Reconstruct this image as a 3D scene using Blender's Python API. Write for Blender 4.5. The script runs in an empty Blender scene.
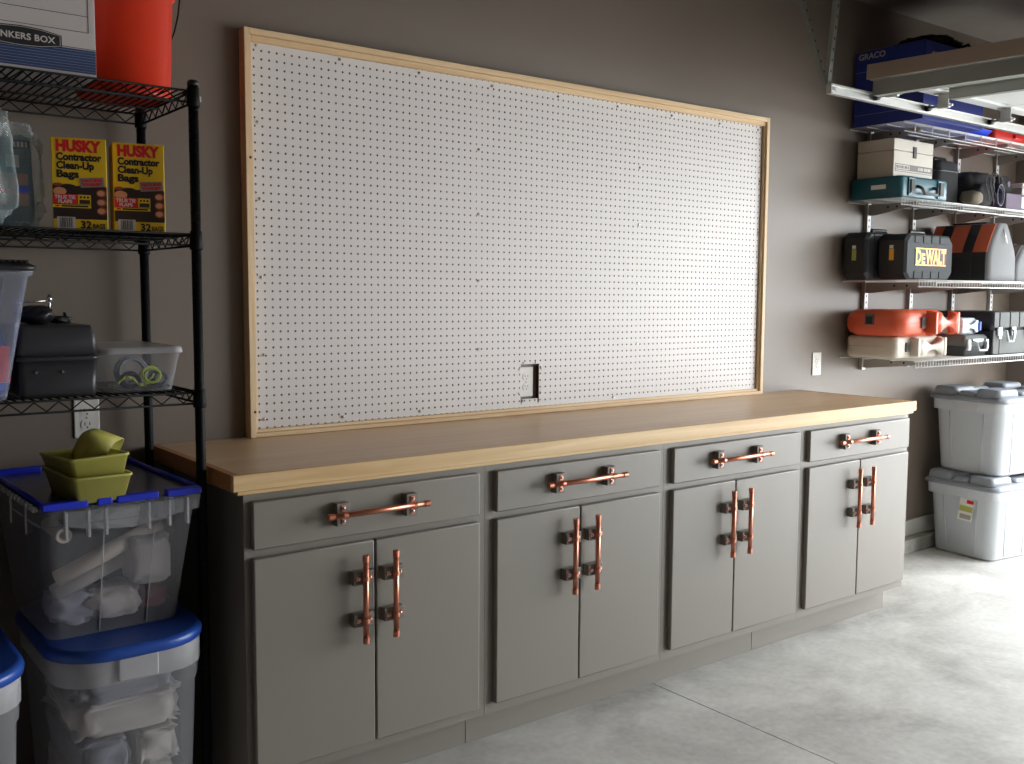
import bpy, bmesh, math, random
from mathutils import Vector, Matrix, noise
random.seed(7)
R = math.radians
IN = .0254
C = bpy.context.scene.collection

# ---------------------------------------------------------------- camera
cam = bpy.data.cameras.new('camera'); camo = bpy.data.objects.new('camera', cam); C.objects.link(camo)
cam.sensor_width = 36; cam.sensor_fit = 'HORIZONTAL'; cam.lens = 997.727 / 1024 * 36
cam.clip_start = .02; cam.clip_end = 200
yaw, pit, rol = .6538, -.0881, .0059
fw = Vector((math.sin(yaw)*math.cos(pit), math.cos(yaw)*math.cos(pit), math.sin(pit)))
rt0 = Vector((math.cos(yaw), -math.sin(yaw), 0)); up0 = rt0.cross(fw)
rt = math.cos(rol)*rt0 + math.sin(rol)*up0; up = -math.sin(rol)*rt0 + math.cos(rol)*up0
mw = Matrix.Identity(4)
for i in range(3):
    mw[i][0] = rt[i]; mw[i][1] = up[i]; mw[i][2] = -fw[i]
mw[0][3], mw[1][3], mw[2][3] = -.8798, -2.9939, 1.4034
camo.matrix_world = mw
bpy.context.scene.camera = camo

# ---------------------------------------------------------------- light: overcast daylight through the open garage door
EXPOSURE = 0.0
SKY = 14.5
sc = bpy.context.scene
sc.view_settings.view_transform = 'Standard'; sc.view_settings.look = 'None'
sc.view_settings.exposure = EXPOSURE; sc.view_settings.gamma = 1; sc.view_settings.use_curve_mapping = False
w = bpy.data.worlds.new('sky'); sc.world = w; w.use_nodes = True
bg = w.node_tree.nodes['Background']; bg.inputs[0].default_value = (.905, .95, .99, 1); bg.inputs[1].default_value = SKY
OP_Y0, OP_Y1, OP_Z, WX = -.55, -5.3, 2.16, 5.22
pl = bpy.data.lights.new('daylight_portal', 'AREA'); pl.shape = 'RECTANGLE'; pl.size = OP_Y0-OP_Y1; pl.size_y = OP_Z
pl.cycles.is_portal = True
plo = bpy.data.objects.new('daylight_portal', pl); C.objects.link(plo)
plo.location = (WX+.02, (OP_Y0+OP_Y1)/2, OP_Z/2); plo.rotation_euler = (R(90), 0, R(90))

# ---------------------------------------------------------------- materials
def lin(c):
    return tuple((v/12.92 if v <= .04045 else ((v+.055)/1.055)**2.4) for v in [x/255 for x in c]) + (1,)
def mat(name, col, rough=.6, metal=0, var=.06, scale=8, bump=0, bscale=60, alpha=1, spec=.5, coat=0, srgb=True):
    m = bpy.data.materials.new(name); m.use_nodes = True
    nt = m.node_tree; N = nt.nodes; L = nt.links
    b = N['Principled BSDF']; b.inputs['Roughness'].default_value = rough; b.inputs['Metallic'].default_value = metal
    b.inputs['Specular IOR Level'].default_value = spec
    b.inputs['Coat Weight'].default_value = coat
    c = lin(col) if srgb else tuple(col)+(1,)
    tc = N.new('ShaderNodeTexCoord'); no = N.new('ShaderNodeTexNoise'); no.inputs['Scale'].default_value = scale
    no.inputs['Detail'].default_value = 4
    L.new(tc.outputs['Object'], no.inputs['Vector'])
    mx = N.new('ShaderNodeMix'); mx.data_type = 'RGBA'
    mx.inputs[6].default_value = tuple(v*(1-var) for v in c[:3])+(1,)
    mx.inputs[7].default_value = tuple(min(1, v*(1+var)) for v in c[:3])+(1,)
    L.new(no.outputs[0], mx.inputs[0]); L.new(mx.outputs[2], b.inputs['Base Color'])
    if bump:
        n2 = N.new('ShaderNodeTexNoise'); n2.inputs['Scale'].default_value = bscale; n2.inputs['Detail'].default_value = 3
        L.new(tc.outputs['Object'], n2.inputs['Vector'])
        bp = N.new('ShaderNodeBump'); bp.inputs['Strength'].default_value = bump; bp.inputs['Distance'].default_value = .002
        L.new(n2.outputs[0], bp.inputs['Height']); L.new(bp.outputs[0], b.inputs['Normal'])
    if alpha < 1: b.inputs['Alpha'].default_value = alpha
    return m
def wood(name, c1, c2, axis, scale=1.0, rough=.5, coat=0):
    """long grain along axis"""
    m = bpy.data.materials.new(name); m.use_nodes = True
    nt = m.node_tree; N = nt.nodes; L = nt.links; b = N['Principled BSDF']
    b.inputs['Roughness'].default_value = rough; b.inputs['Coat Weight'].default_value = coat; b.inputs['Coat Roughness'].default_value = .3
    tc = N.new('ShaderNodeTexCoord'); mp = N.new('ShaderNodeMapping')
    s = [28*scale]*3; s[axis] = 1.2*scale; mp.inputs['Scale'].default_value = s
    L.new(tc.outputs['Object'], mp.inputs['Vector'])
    no = N.new('ShaderNodeTexNoise'); no.inputs['Scale'].default_value = 1.6; no.inputs['Detail'].default_value = 6; no.inputs['Distortion'].default_value = .7
    L.new(mp.outputs[0], no.inputs['Vector'])
    cr = N.new('ShaderNodeValToRGB'); cr.color_ramp.elements[0].position = .3; cr.color_ramp.elements[1].position = .72
    cr.color_ramp.elements[0].color = lin(c1); cr.color_ramp.elements[1].color = lin(c2)
    L.new(no.outputs[0], cr.inputs[0]); L.new(cr.outputs[0], b.inputs['Base Color'])
    return m
def concrete(name, dark, light, rough):
    m = bpy.data.materials.new(name); m.use_nodes = True
    nt = m.node_tree; N = nt.nodes; L = nt.links; b = N['Principled BSDF']; b.inputs['Roughness'].default_value = rough
    tc = N.new('ShaderNodeTexCoord')
    a = N.new('ShaderNodeTexNoise'); a.inputs['Scale'].default_value = 2.3; a.inputs['Detail'].default_value = 8; a.inputs['Roughness'].default_value = .62; a.inputs['Distortion'].default_value = .5
    f = N.new('ShaderNodeTexNoise'); f.inputs['Scale'].default_value = 40; f.inputs['Detail'].default_value = 6
    L.new(tc.outputs['Object'], a.inputs['Vector']); L.new(tc.outputs['Object'], f.inputs['Vector'])
    mth = N.new('ShaderNodeMath'); mth.operation = 'MULTIPLY_ADD'; mth.inputs[1].default_value = .25
    L.new(f.outputs[0], mth.inputs[0]); L.new(a.outputs[0], mth.inputs[2])
    cr = N.new('ShaderNodeValToRGB'); cr.color_ramp.elements[0].position = .45; cr.color_ramp.elements[1].position = .82
    cr.color_ramp.elements[0].color = lin(dark); cr.color_ramp.elements[1].color = lin(light)
    L.new(mth.outputs[0], cr.inputs[0]); L.new(cr.outputs[0], b.inputs['Base Color'])
    bp = N.new('ShaderNodeBump'); bp.inputs['Strength'].default_value = .15; bp.inputs['Distance'].default_value = .003
    L.new(mth.outputs[0], bp.inputs['Height']); L.new(bp.outputs[0], b.inputs['Normal'])
    return m
def clear(name, col, fac=.35, rough=.25):
    """thin translucent plastic: part see-through, part milky body"""
    m = bpy.data.materials.new(name); m.use_nodes = True
    nt = m.node_tree; N = nt.nodes; L = nt.links; b = N['Principled BSDF']
    b.inputs['Base Color'].default_value = lin(col); b.inputs['Roughness'].default_value = rough
    t = N.new('ShaderNodeBsdfTransparent'); t.inputs[0].default_value = (.93, .94, .95, 1)
    mx = N.new('ShaderNodeMixShader'); 
    lw = N.new('ShaderNodeLayerWeight'); lw.inputs[0].default_value = .35
    no = N.new('ShaderNodeTexNoise'); no.inputs['Scale'].default_value = 9
    tc = N.new('ShaderNodeTexCoord'); L.new(tc.outputs['Object'], no.inputs['Vector'])
    ma = N.new('ShaderNodeMath'); ma.operation = 'MULTIPLY_ADD'; ma.inputs[1].default_value = .35; ma.inputs[2].default_value = fac-.05
    L.new(lw.outputs['Facing'], ma.inputs[0])
    mb = N.new('ShaderNodeMath'); mb.operation = 'MULTIPLY_ADD'; mb.inputs[1].default_value = .1; mb.use_clamp = True
    L.new(no.outputs[0], mb.inputs[0]); L.new(ma.outputs[0], mb.inputs[2])
    L.new(mb.outputs[0], mx.inputs[0]); L.new(t.outputs[0], mx.inputs[1]); L.new(b.outputs[0], mx.inputs[2])
    L.new(mx.outputs[0], N['Material Output'].inputs['Surface'])
    return m

M = {}
M['wall'] = mat('wall_paint', (120, 108, 97), .47, var=.015, bump=.12, bscale=220)
M['ceiling'] = mat('ceiling_texture', (150, 142, 134), .9, var=.05, scale=14, bump=.8, bscale=30)
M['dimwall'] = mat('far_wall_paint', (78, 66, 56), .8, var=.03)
M['floor'] = concrete('concrete_floor', (166, 163, 157), (216, 214, 208), .6)
M['curb'] = concrete('concrete_curb', (120, 117, 110), (172, 168, 160), .9)
M['drive'] = concrete('concrete_driveway', (170, 168, 164), (200, 198, 194), .9)
M['joint'] = mat('joint_dirt', (38, 35, 33), .95)
M['basewhite'] = mat('baseboard_paint', (196, 194, 188), .5)
M['cab'] = mat('cabinet_paint', (130, 124, 115), .42, var=.02, scale=3, bump=.05, bscale=150)
M['cabin'] = mat('cabinet_inner', (60, 57, 53), .7)
M['block'] = mat('block_paint', (118, 110, 101), .5, var=.05)
M['top'] = wood('worktop_birch', (204, 168, 130), (218, 188, 150), 0, .5, .42, .15)
M['edge'] = wood('edge_pine', (206, 166, 112), (232, 202, 152), 0, .7, .5)
M['edgey'] = wood('edge_pine_side', (170, 112, 70), (190, 134, 88), 1, .7, .5)
M['pineh'] = wood('pine_rail', (208, 172, 124), (238, 212, 172), 0, .8, .55)
M['pinev'] = wood('pine_stile', (208, 172, 124), (238, 212, 172), 2, .8, .55)
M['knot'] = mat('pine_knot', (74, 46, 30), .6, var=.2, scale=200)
M['peg'] = mat('pegboard_white', (222, 216, 212), .45, var=.01)
M['white'] = mat('white_plastic', (226, 222, 214), .35, var=.01)
M['slot'] = mat('slot_dark', (40, 36, 34), .6)
M['copper'] = mat('copper', (206, 134, 110), .34, 1, var=.12, scale=30)
M['steel'] = mat('steel', (190, 190, 188), .3, 1, var=.04)
M['galv'] = mat('galvanised_steel', (196, 196, 192), .42, .85, var=.08, scale=20)
M['chrome'] = mat('chrome', (220, 216, 210), .15, 1, var=.02)
M['rack'] = mat('black_epoxy_wire', (8, 8, 9), .55, .0, var=.1, spec=.15)
M['clip'] = mat('white_clip', (210, 206, 200), .5)
M['wire'] = mat('white_wire', (230, 230, 228), .35, var=.01)
M['bracket'] = mat('bracket_grey', (168, 162, 156), .5, .2, var=.03)
M['card'] = mat('white_cardboard', (196, 187, 184), .8, var=.02)
M['navy'] = mat('box_blue_band', (40, 56, 96), .7)
M['navyline'] = mat('box_blue_line', (120, 134, 166), .7)
M['ink'] = mat('black_ink', (18, 17, 18), .6)
M['greyink'] = mat('grey_ink', (120, 112, 108), .6)
M['orangeb'] = mat('orange_bucket', (212, 50, 20), .38, var=.04)
M['yellow'] = mat('yellow_card', (222, 178, 16), .55, var=.03)
M['redink'] = mat('red_ink', (206, 28, 34), .5)
M['brownpic'] = mat('printed_picture', (44, 26, 22), .5, var=.5, scale=30)
M['finger'] = mat('printed_finger', (206, 138, 96), .5, var=.2, scale=60)
M['redfinger'] = mat('printed_finger_shade', (150, 60, 44), .5)
M['silver'] = mat('silver_print', (140, 136, 132), .4, .3)
M['clear'] = clear('clear_plastic', (205, 205, 208), .13)
M['milky'] = clear('milky_plastic', (206, 204, 206), .5)
M['milkyblue'] = clear('blue_tint_plastic', (190, 194, 216), .22)
M['bag'] = clear('crumpled_bag', (225, 230, 230), .10, .08)
M['bluelid'] = mat('blue_lid', (34, 74, 158), .35, var=.05)
M['royal'] = mat('royal_blue_rim', (16, 40, 190), .4)
M['lidgrey'] = clear('tote_lid', (70, 74, 104), .7)
M['green'] = mat('lime_plastic', (172, 166, 82), .45, var=.04)
M['cloth'] = mat('pale_cloth', (206, 196, 190), .9, var=.12, scale=12, bump=.5, bscale=90)
M['cloth2'] = mat('grey_cloth', (150, 150, 162), .9, var=.2, scale=9, bump=.5, bscale=90)
M['paper'] = mat('rolled_paper', (222, 206, 190), .8)
M['redcloth'] = mat('red_cloth', (140, 30, 34), .9)
M['darkcloth'] = mat('dark_cloth', (60, 64, 76), .9, var=.2)
M['toolbox'] = mat('dark_toolbox', (48, 48, 52), .4, var=.15, scale=14)
M['blackp'] = mat('black_plastic', (24, 24, 26), .45, var=.1)
M['blackcase'] = mat('black_case', (38, 38, 41), .5, var=.06)
M['greyface'] = mat('grey_case_face', (66, 69, 71), .75, var=.04, spec=.25)
M['dwyellow'] = mat('case_yellow', (248, 176, 40), .5)
M['lime'] = mat('bundled_rope', (206, 226, 60), .5)
M['navycord'] = mat('navy_cord', (34, 44, 78), .6)
M['greycord'] = mat('grey_cord', (120, 124, 134), .6)
M['teal'] = mat('teal_case', (14, 80, 92), .4, var=.04)
M['beige'] = mat('beige_steel', (194, 186, 171), .45, var=.02)
M['beigep'] = mat('beige_plastic', (206, 198, 184), .5, var=.03)
M['orangec'] = mat('orange_case', (216, 92, 58), .38, var=.03)
M['orangef'] = mat('orange_fabric', (180, 84, 52), .85, var=.08, scale=20, bump=.3, bscale=300)
M['blackf'] = mat('black_fabric', (34, 33, 35), .9, var=.1, bump=.3, bscale=300)
M['greyf'] = mat('grey_fabric', (116, 116, 117), .9, var=.05, bump=.3, bscale=300)
M['backpack'] = mat('backpack_fabric', (44, 43, 44), .9, var=.2, bump=.4, bscale=200)
M['strapgrey'] = mat('strap_grey', (84, 82, 84), .9)
M['khaki'] = mat('khaki_fabric', (120, 112, 96), .9)
M['blueg'] = mat('blue_carton', (30, 46, 128), .55, var=.06, scale=5)
M['bluelite'] = mat('blue_plastic_flat', (40, 70, 220), .4)
M['redp'] = mat('red_plastic', (228, 52, 44), .4)
M['silverc'] = mat('silver_grey_plastic', (176, 180, 184), .4)
M['greyp'] = mat('grey_ribbed_plastic', (98, 100, 98), .75, spec=.2)
M['bluew'] = mat('blue_white_plastic', (222, 228, 240), .4)
M['bluecap'] = mat('blue_cap', (70, 100, 210), .4)
M['bin'] = mat('grey_tote', (198, 202, 206), .42, var=.02)
M['binlid'] = mat('grey_tote_lid', (140, 145, 152), .42, var=.02)
M['sticker'] = mat('sticker_paper', (226, 224, 216), .5)
M['stickg'] = mat('sticker_green', (176, 180, 90), .5)
M['door'] = mat('door_steel', (206, 208, 206), .45, var=.02)
M['doortan'] = mat('door_edge_tan', (150, 132, 116), .6, var=.04)
M['strut'] = mat('door_strut', (150, 152, 146), .5, .4, var=.05)
M['tealfab'] = mat('teal_fleece', (110, 160, 160), .9, var=.08)
M['print1'] = mat('package_print', (80, 104, 120), .5, var=.6, scale=25)
M['print2'] = mat('package_print_warm', (170, 120, 108), .5, var=.5, scale=30)
M['purple'] = mat('mauve_fabric', (104, 92, 108), .85, var=.1)
M['blacktxt'] = M['ink']
M['prprint'] = mat('detergent_blue', (44, 84, 200), .4, var=.1)

# ---------------------------------------------------------------- geometry helpers
class MB:
    def __init__(s): s.bm = bmesh.new(); s.mats = []
    def mi(s, m):
        m = M[m] if isinstance(m, str) else m
        if m not in s.mats: s.mats.append(m)
        return s.mats.index(m)
    def faces(s, fs, m, smooth=False):
        i = s.mi(m)
        for f in fs: f.material_index = i; f.smooth = smooth
    def box(s, x0, y0, z0, x1, y1, z1, m, bev=0, T=None, seg=2):
        r = bmesh.ops.create_cube(s.bm, size=1)
        vs = r['verts']
        for v in vs:
            v.co = Vector(((x0+x1)/2+v.co.x*abs(x1-x0), (y0+y1)/2+v.co.y*abs(y1-y0), (z0+z1)/2+v.co.z*abs(z1-z0)))
        fs = set(f for v in vs for f in v.link_faces); s.faces(fs, m)
        if bev:
            es = list(set(e for v in vs for e in v.link_edges))
            g = bmesh.ops.bevel(s.bm, geom=es, offset=bev, segments=seg, affect='EDGES', profile=.5)
            i = s.mi(m)
            for f in g['faces']: f.material_index = i; f.smooth = seg > 1
            vs = set(v for f in g['faces'] for v in f.verts) | set(v for v in vs if v.is_valid)
        if T is not None:
            for v in set(vs): v.co = T @ v.co
        return s
    def loft(s, rings, m, cap0=True, cap1=True, smooth=True, closed=True, T=None):
        R_ = []
        for ring in rings:
            R_.append([s.bm.verts.new((T @ Vector(p)) if T is not None else Vector(p)) for p in ring])
        fs = []
        n = len(R_[0])
        for a, b in zip(R_[:-1], R_[1:]):
            for i in range(n if closed else n-1):
                j = (i+1) % n
                fs.append(s.bm.faces.new((a[i], a[j], b[j], b[i])))
        s.faces(fs, m, smooth)
        caps = []
        if cap0: caps.append(s.bm.faces.new(list(reversed(R_[0]))))
        if cap1: caps.append(s.bm.faces.new(R_[-1]))
        s.faces(caps, m, False)
        return s
    def tube(s, pts, r, m, n=8, closed=False, cap=True, smooth=True):
        pts = [Vector(p) for p in pts]; rings = []
        N_ = len(pts); prev = None
        for i, p in enumerate(pts):
            if closed: t = (pts[(i+1) % N_]-pts[i-1]).normalized()
            else: t = (pts[min(i+1, N_-1)]-pts[max(i-1, 0)]).normalized()
            if prev is None:
                a = Vector((0, 0, 1)) if abs(t.z) < .9 else Vector((1, 0, 0))
                u = t.cross(a).normalized()
            else:
                u = (prev - t*prev.dot(t)).normalized()
            prev = u; v = t.cross(u)
            rr = r[i] if isinstance(r, (list, tuple)) else r
            rings.append([p + (u*math.cos(2*math.pi*k/n)+v*math.sin(2*math.pi*k/n))*rr for k in range(n)])
        if closed:
            rings.append(rings[0]); return s.loft(rings, m, False, False)
        return s.loft(rings, m, cap, cap, smooth)
    def cyl(s, p0, p1, r, m, n=16): return s.tube([p0, p1], r, m, n)
    def lump(s, c, size, m, seed=0, amp=.25, sub=3, fr=1.6, box=0):
        r = bmesh.ops.create_icosphere(s.bm, subdivisions=sub, radius=1)
        o = Vector((seed*7.3, seed*3.1, seed*1.7))
        for v in r['verts']:
            d = v.co.copy()
            if box: d = Vector([math.copysign(abs(q)**(1-box), q) for q in d])
            k = 1 + amp*noise.noise(v.co*fr+o) + amp*.5*noise.noise(v.co*fr*2.7+o)
            d *= k
            v.co = Vector((c[0]+d.x*size[0], c[1]+d.y*size[1], c[2]+max(-1, min(1, d.z))*size[2]))
        s.faces(set(f for v in r['verts'] for f in v.link_faces), m, True); return s
    def quad(s, pts, m):
        f = s.bm.faces.new([s.bm.verts.new(Vector(p)) for p in pts]); s.faces([f], m); return s
    def build(s, name, parent=None, label=None, loc=None):
        bmesh.ops.recalc_face_normals(s.bm, faces=s.bm.faces)
        me = bpy.data.meshes.new(name); s.bm.to_mesh(me); s.bm.free()
        for m in s.mats: me.materials.append(m)
        o = bpy.data.objects.new(name, me); C.objects.link(o)
        if parent: o.parent = parent
        if label: o['label'] = label
        if loc: o.location = loc
        return o
def rrect(w_, d, r, z, n=5, cx=0, cy=0):
    """rounded rectangle ring in plane z"""
    r = min(r, w_/2-1e-4, d/2-1e-4); P = []
    for (sx, sy, a0) in ((1, 1, 0), (-1, 1, 90), (-1, -1, 180), (1, -1, 270)):
        for k in range(n+1):
            a = R(a0+90*k/n)
            P.append((cx+sx*(w_/2-r)+r*math.cos(a), cy+sy*(d/2-r)+r*math.sin(a), z))
    return P
def circ(r, z, n=32, cx=0, cy=0): return [(cx+r*math.cos(2*math.pi*k/n), cy+r*math.sin(2*math.pi*k/n), z) for k in range(n)]
def thing(name, label, cat, loc=(0, 0, 0), rz=0, group=None):
    o = bpy.data.objects.new(name, None); C.objects.link(o); o.empty_display_size = .05
    o.location = loc; o.rotation_euler = (0, 0, rz); o['label'] = label; o['category'] = cat
    if group: o['group'] = group
    return o
def tag(o, label, cat, group=None):
    o['label'] = label; o['category'] = cat
    if group: o['group'] = group
    return o
def struct(mb, name, kind='structure'):
    o = mb.build(name); o['kind'] = kind; return o
def children(o): return [c for c in bpy.data.objects if c.parent == o]
def copy_tree(o, parent=None):
    c = o.copy(); C.objects.link(c)
    if parent: c.parent = parent
    for ch in children(o): copy_tree(ch, c)
    return c
def text(s, size, loc, m, parent, name='lettering', face='-y', sx=1, bold=0, ext=.0006, align='LEFT', spacing=1, tilt=0, shear=0, fit=0):
    cu = bpy.data.curves.new('t', 'FONT'); cu.body = s; cu.size = size; cu.extrude = ext; cu.offset = bold
    cu.align_x = align; cu.space_character = spacing; cu.shear = shear; cu.resolution_u = 3
    ob = bpy.data.objects.new('t', cu); C.objects.link(ob)
    dg = bpy.context.evaluated_depsgraph_get(); dg.update()
    me = bpy.data.meshes.new_from_object(ob.evaluated_get(dg))
    bpy.data.objects.remove(ob); bpy.data.curves.remove(cu)
    if fit:
        xs = [v.co.x for v in me.vertices]; sx = fit/(max(xs)-min(xs))
        if align == 'LEFT':
            for v in me.vertices: v.co.x -= min(xs)
    rz = {'-y': 0, '-x': -90}[face]
    T = Matrix.Translation(loc) @ Matrix.Rotation(R(rz), 4, 'Z') @ Matrix.Rotation(R(90), 4, 'X') @ Matrix.Rotation(tilt, 4, 'Z') @ Matrix.Diagonal((sx, 1, 1, 1))
    me.transform(T); me.materials.clear(); me.materials.append(M[m])
    o = bpy.data.objects.new(name, me); C.objects.link(o); o.parent = parent
    return o

# ---------------------------------------------------------------- room shell
RX0, RY0, CZ = -3.2, -6.2, 2.855
FJ = 1.662
mb = MB()
mb.box(RX0-.15, RY0-.15, -.12, WX+.15, .15, -.02, 'joint')
mb.box(RX0-.15, RY0-.15, -.02, FJ-.0025, .15, 0, 'floor')
mb.box(FJ+.0025, RY0-.15, -.02, WX+.15, .15, 0, 'floor')
struct(mb, 'floor')
struct(MB().box(RX0-.15, 0, 0, WX+.15, .15, CZ, 'wall'), 'wall_back')
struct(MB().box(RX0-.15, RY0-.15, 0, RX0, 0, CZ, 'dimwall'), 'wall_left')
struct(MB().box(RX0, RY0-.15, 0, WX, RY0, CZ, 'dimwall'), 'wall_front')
mb = MB()
mb.box(WX, OP_Y0, 0, WX+.15, 0, CZ, 'wall'); mb.box(WX, RY0-.15, 0, WX+.15, OP_Y1, CZ, 'wall')
mb.box(WX, OP_Y1, OP_Z, WX+.15, OP_Y0, CZ, 'wall')
struct(mb, 'wall_right')
struct(MB().box(RX0-.15, RY0-.15, CZ, WX+.15, .15, CZ+.1, 'ceiling'), 'ceiling')
struct(MB().box(WX+.15, -16, -.14, 22, 10, -.02, 'drive'), 'driveway')
# concrete curb and painted baseboard along the long wall
mb = MB(); mb.box(3.16, -.07, 0, WX, 0, .078, 'curb', .008)
struct(mb, 'trim_1')
struct(MB().box(3.16, -.016, .078, WX, 0, .168, 'basewhite', .003), 'baseboard_back')

# ---------------------------------------------------------------- base cabinets
DF, FF, CB = -.6134, -.594, .893
ZT = .9474
bounds = [.0996, .8587, 1.6243, 2.3985, 3.156]
doors = [(.1168, .4706, .8271), (.8902, 1.2260, 1.5917), (1.6569, 1.9760, 2.3675), (2.4294, 2.776, 3.1387)]
# gap positions measured from the photograph per unit
doors[1] = (.8902, 1.226, 1.5917); doors[2] = (1.6569, 1.988, 2.3675)
def pull(parent, along, c, half, off):
    """copper pipe on two wooden blocks; c = centre on the front plane, along 'x' or 'z'"""
    yb = c[1]
    for s in (-1, 1):
        b = MB()
        if along == 'x': b.box(c[0]+s*off-.019, yb-.026, c[2]-.031, c[0]+s*off+.019, yb, c[2]+.031, 'block', .0015)
        else: b.box(c[0]-.031, yb-.026, c[2]+s*off-.0185, c[0]+.031, yb, c[2]+s*off+.0185, 'block', .0015)
        b.build('mounting_block', parent)
    y = yb-.026-.0095
    ax = Vector((1, 0, 0)) if along == 'x' else Vector((0, 0, 1))
    cc = Vector((c[0], y, c[2]))
    b = MB(); b.cyl(cc-ax*half, cc+ax*half, .0079, 'copper', 20)
    for s in (-1, 1):
        b.tube([cc+ax*s*(half-.0165), cc+ax*s*(half-.016), cc+ax*s*(half+.0005), cc+ax*s*(half+.0018)], [.0082, .0092, .0092, .0082], 'copper', 24, smooth=False)
    b.build('copper_bar', parent, 'copper pipe pull bar with end caps')
    for s in (-1, 1):
        b = MB(); p = cc+ax*s*off
        # strap saddle: half ring over pipe plus two flat ears with screws
        other = Vector((0, 0, 1)) if along == 'x' else Vector((1, 0, 0))
        prof = []
        for k in range(9):
            a = R(180*k/8); prof.append(p + other*math.cos(a)*.0102 + Vector((0, -1, 0))*math.sin(a)*.0102)
        ring = [[q-ax*.006 for q in prof], [q+ax*.006 for q in prof]]
        vs = [[b.bm.verts.new(q) for q in rg] for rg in ring]
        fs = [b.bm.faces.new((vs[0][i], vs[0][i+1], vs[1][i+1], vs[1][i])) for i in range(8)]
        b.faces(fs, 'copper', True)
        for t in (-1, 1):
            e = p + other*t*.0175; e.y = yb-.0275
            lo = e - ax*.006 - other*.0075 - Vector((0, .0015, 0)); hi = e + ax*.006 + other*.0075 + Vector((0, .0013, 0))
            b.box(lo.x, lo.y, lo.z, hi.x, hi.y, hi.z, 'copper')
            b.tube([e, e+Vector((0, -.0035, 0)), e+Vector((0, -.005, 0))], [.0048, .0042, .0018], 'steel', 12)
        b.build('pipe_strap', parent)
cab_lab = ['grey cabinet unit at the left end of the workbench, by the black rack', 'grey cabinet unit second from the left under the worktop',
           'grey cabinet unit third from the left under the worktop', 'grey cabinet unit at the right end of the workbench, by the grey totes']
for i in range(4):
    x0, x1 = bounds[i], bounds[i+1]; a, g, b_ = doors[i]
    t = thing('base_cabinet', cab_lab[i], 'cabinet', ((x0+x1)/2, -.3, 0), 0, 'grey base cabinets of the workbench')
    ox, oy = (x0+x1)/2, -.3
    def L_(x, y, z): return (x-ox, y-oy, z)
    e0, e1 = x0+.0005, x1-.0005
    mb = MB()
    mb.box(e0-ox, FF+.019-oy, .112, e0+.018-ox, -.075-oy, CB, 'cab'); mb.box(e1-.018-ox, FF+.019-oy, .112, e1-ox, -.075-oy, CB, 'cab')
    mb.box(e0+.018-ox, FF+.02-oy, .112, e1-.018-ox, -.075-oy, .13, 'cabin'); mb.box(e0+.018-ox, -.09-oy, .13, e1-.018-ox, -.075-oy, CB, 'cabin')
    mb.build('carcass', t)
    mb = MB()   # face frame: stiles and rails
    mb.box(e0-ox, FF-oy, .115, a+.012-ox, FF+.019-oy, CB, 'cab'); mb.box(b_-.012-ox, FF-oy, .115, e1-ox, FF+.019-oy, CB, 'cab')
    mb.box(a+.012-ox, FF-oy, .86, b_-.012-ox, FF+.019-oy, CB, 'cab'); mb.box(a+.012-ox, FF-oy, .715, b_-.012-ox, FF+.019-oy, .755, 'cab')
    mb.box(a+.012-ox, FF-oy, .115, b_-.012-ox, FF+.019-oy, .16, 'cab')
    mb.build('face_frame', t)
    dr = MB().box(a-ox, DF-oy, .7455, b_-ox, FF-.0005-oy, .8722, 'cab', .004, seg=2).build('drawer', t)
    pull(dr, 'x', (.468-ox if i == 0 else (1.229, 1.984, 2.754)[i-1]-ox, DF-oy, .8135), .157 if i == 0 else .166, .108)
    for (d0, d1, px) in ((a, g-.0022, g-.0495), (g+.0022, b_, g+.0455)):
        d = MB().box(d0-ox, DF-oy, .1478, d1-ox, FF-.0005-oy, .7243, 'cab', .004, seg=2).build('door', t)
        pull(d, 'z', (px-ox, DF-oy, .572), .121, .0585)
for x0, x1, lab in ((.1005, .8395, 'grey toe kick board under the leftmost cabinet'), (.8425, 2.219, 'long grey toe kick board under the middle cabinets'), (2.222, 3.137, 'grey toe kick board under the right end cabinets')):
    mb = MB(); mb.box(x0, -.5184, .0005, x1, -.505, .1115, 'cab')
    if x0 < .2: mb.box(x0, -.505, .0005, x0+.013, -.08, .1115, 'cab')
    if x1 > 3: mb.box(x1-.013, -.505, .0005, x1, -.08, .1115, 'cab')
    tag(mb.build('toe_kick_board'), lab, 'toe kick')
# ---------------------------------------------------------------- worktop
t = thing('worktop', 'long birch plywood worktop with pale pine edging over the grey cabinets', 'worktop', (1.61, -.3, CB))
def box_at(mb, t, x0, y0, z0, x1, y1, z1, m, bev=0):
    l = t.location; return mb.box(x0-l.x, y0-l.y, z0-l.z, x1-l.x, y1-l.y, z1-l.z, m, bev)
box_at(MB(), t, .081, -.608, CB+.0005, 3.146, -.001, ZT, 'top').build('plywood_top', t, 'reddish tan plywood top')
box_at(MB(), t, .062, -.6265, ZT-.042, 3.165, -.6082, ZT, 'edge', .0012).build('front_edging', t, 'pale pine front edging')
box_at(MB(), t, .062, -.608, ZT-.042, .0808, -.001, ZT, 'edgey', .001).build('end_edging', t)
box_at(MB(), t, 3.1462, -.608, ZT-.042, 3.165, -.001, ZT, 'edgey', .001).build('end_edging', t)
mb = MB(); box_at(mb, t, .075, -.619, CB+.0006, 3.155, -.6082, ZT-.0425, 'edge', .002)
mb.build('cove_strip', t)

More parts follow.
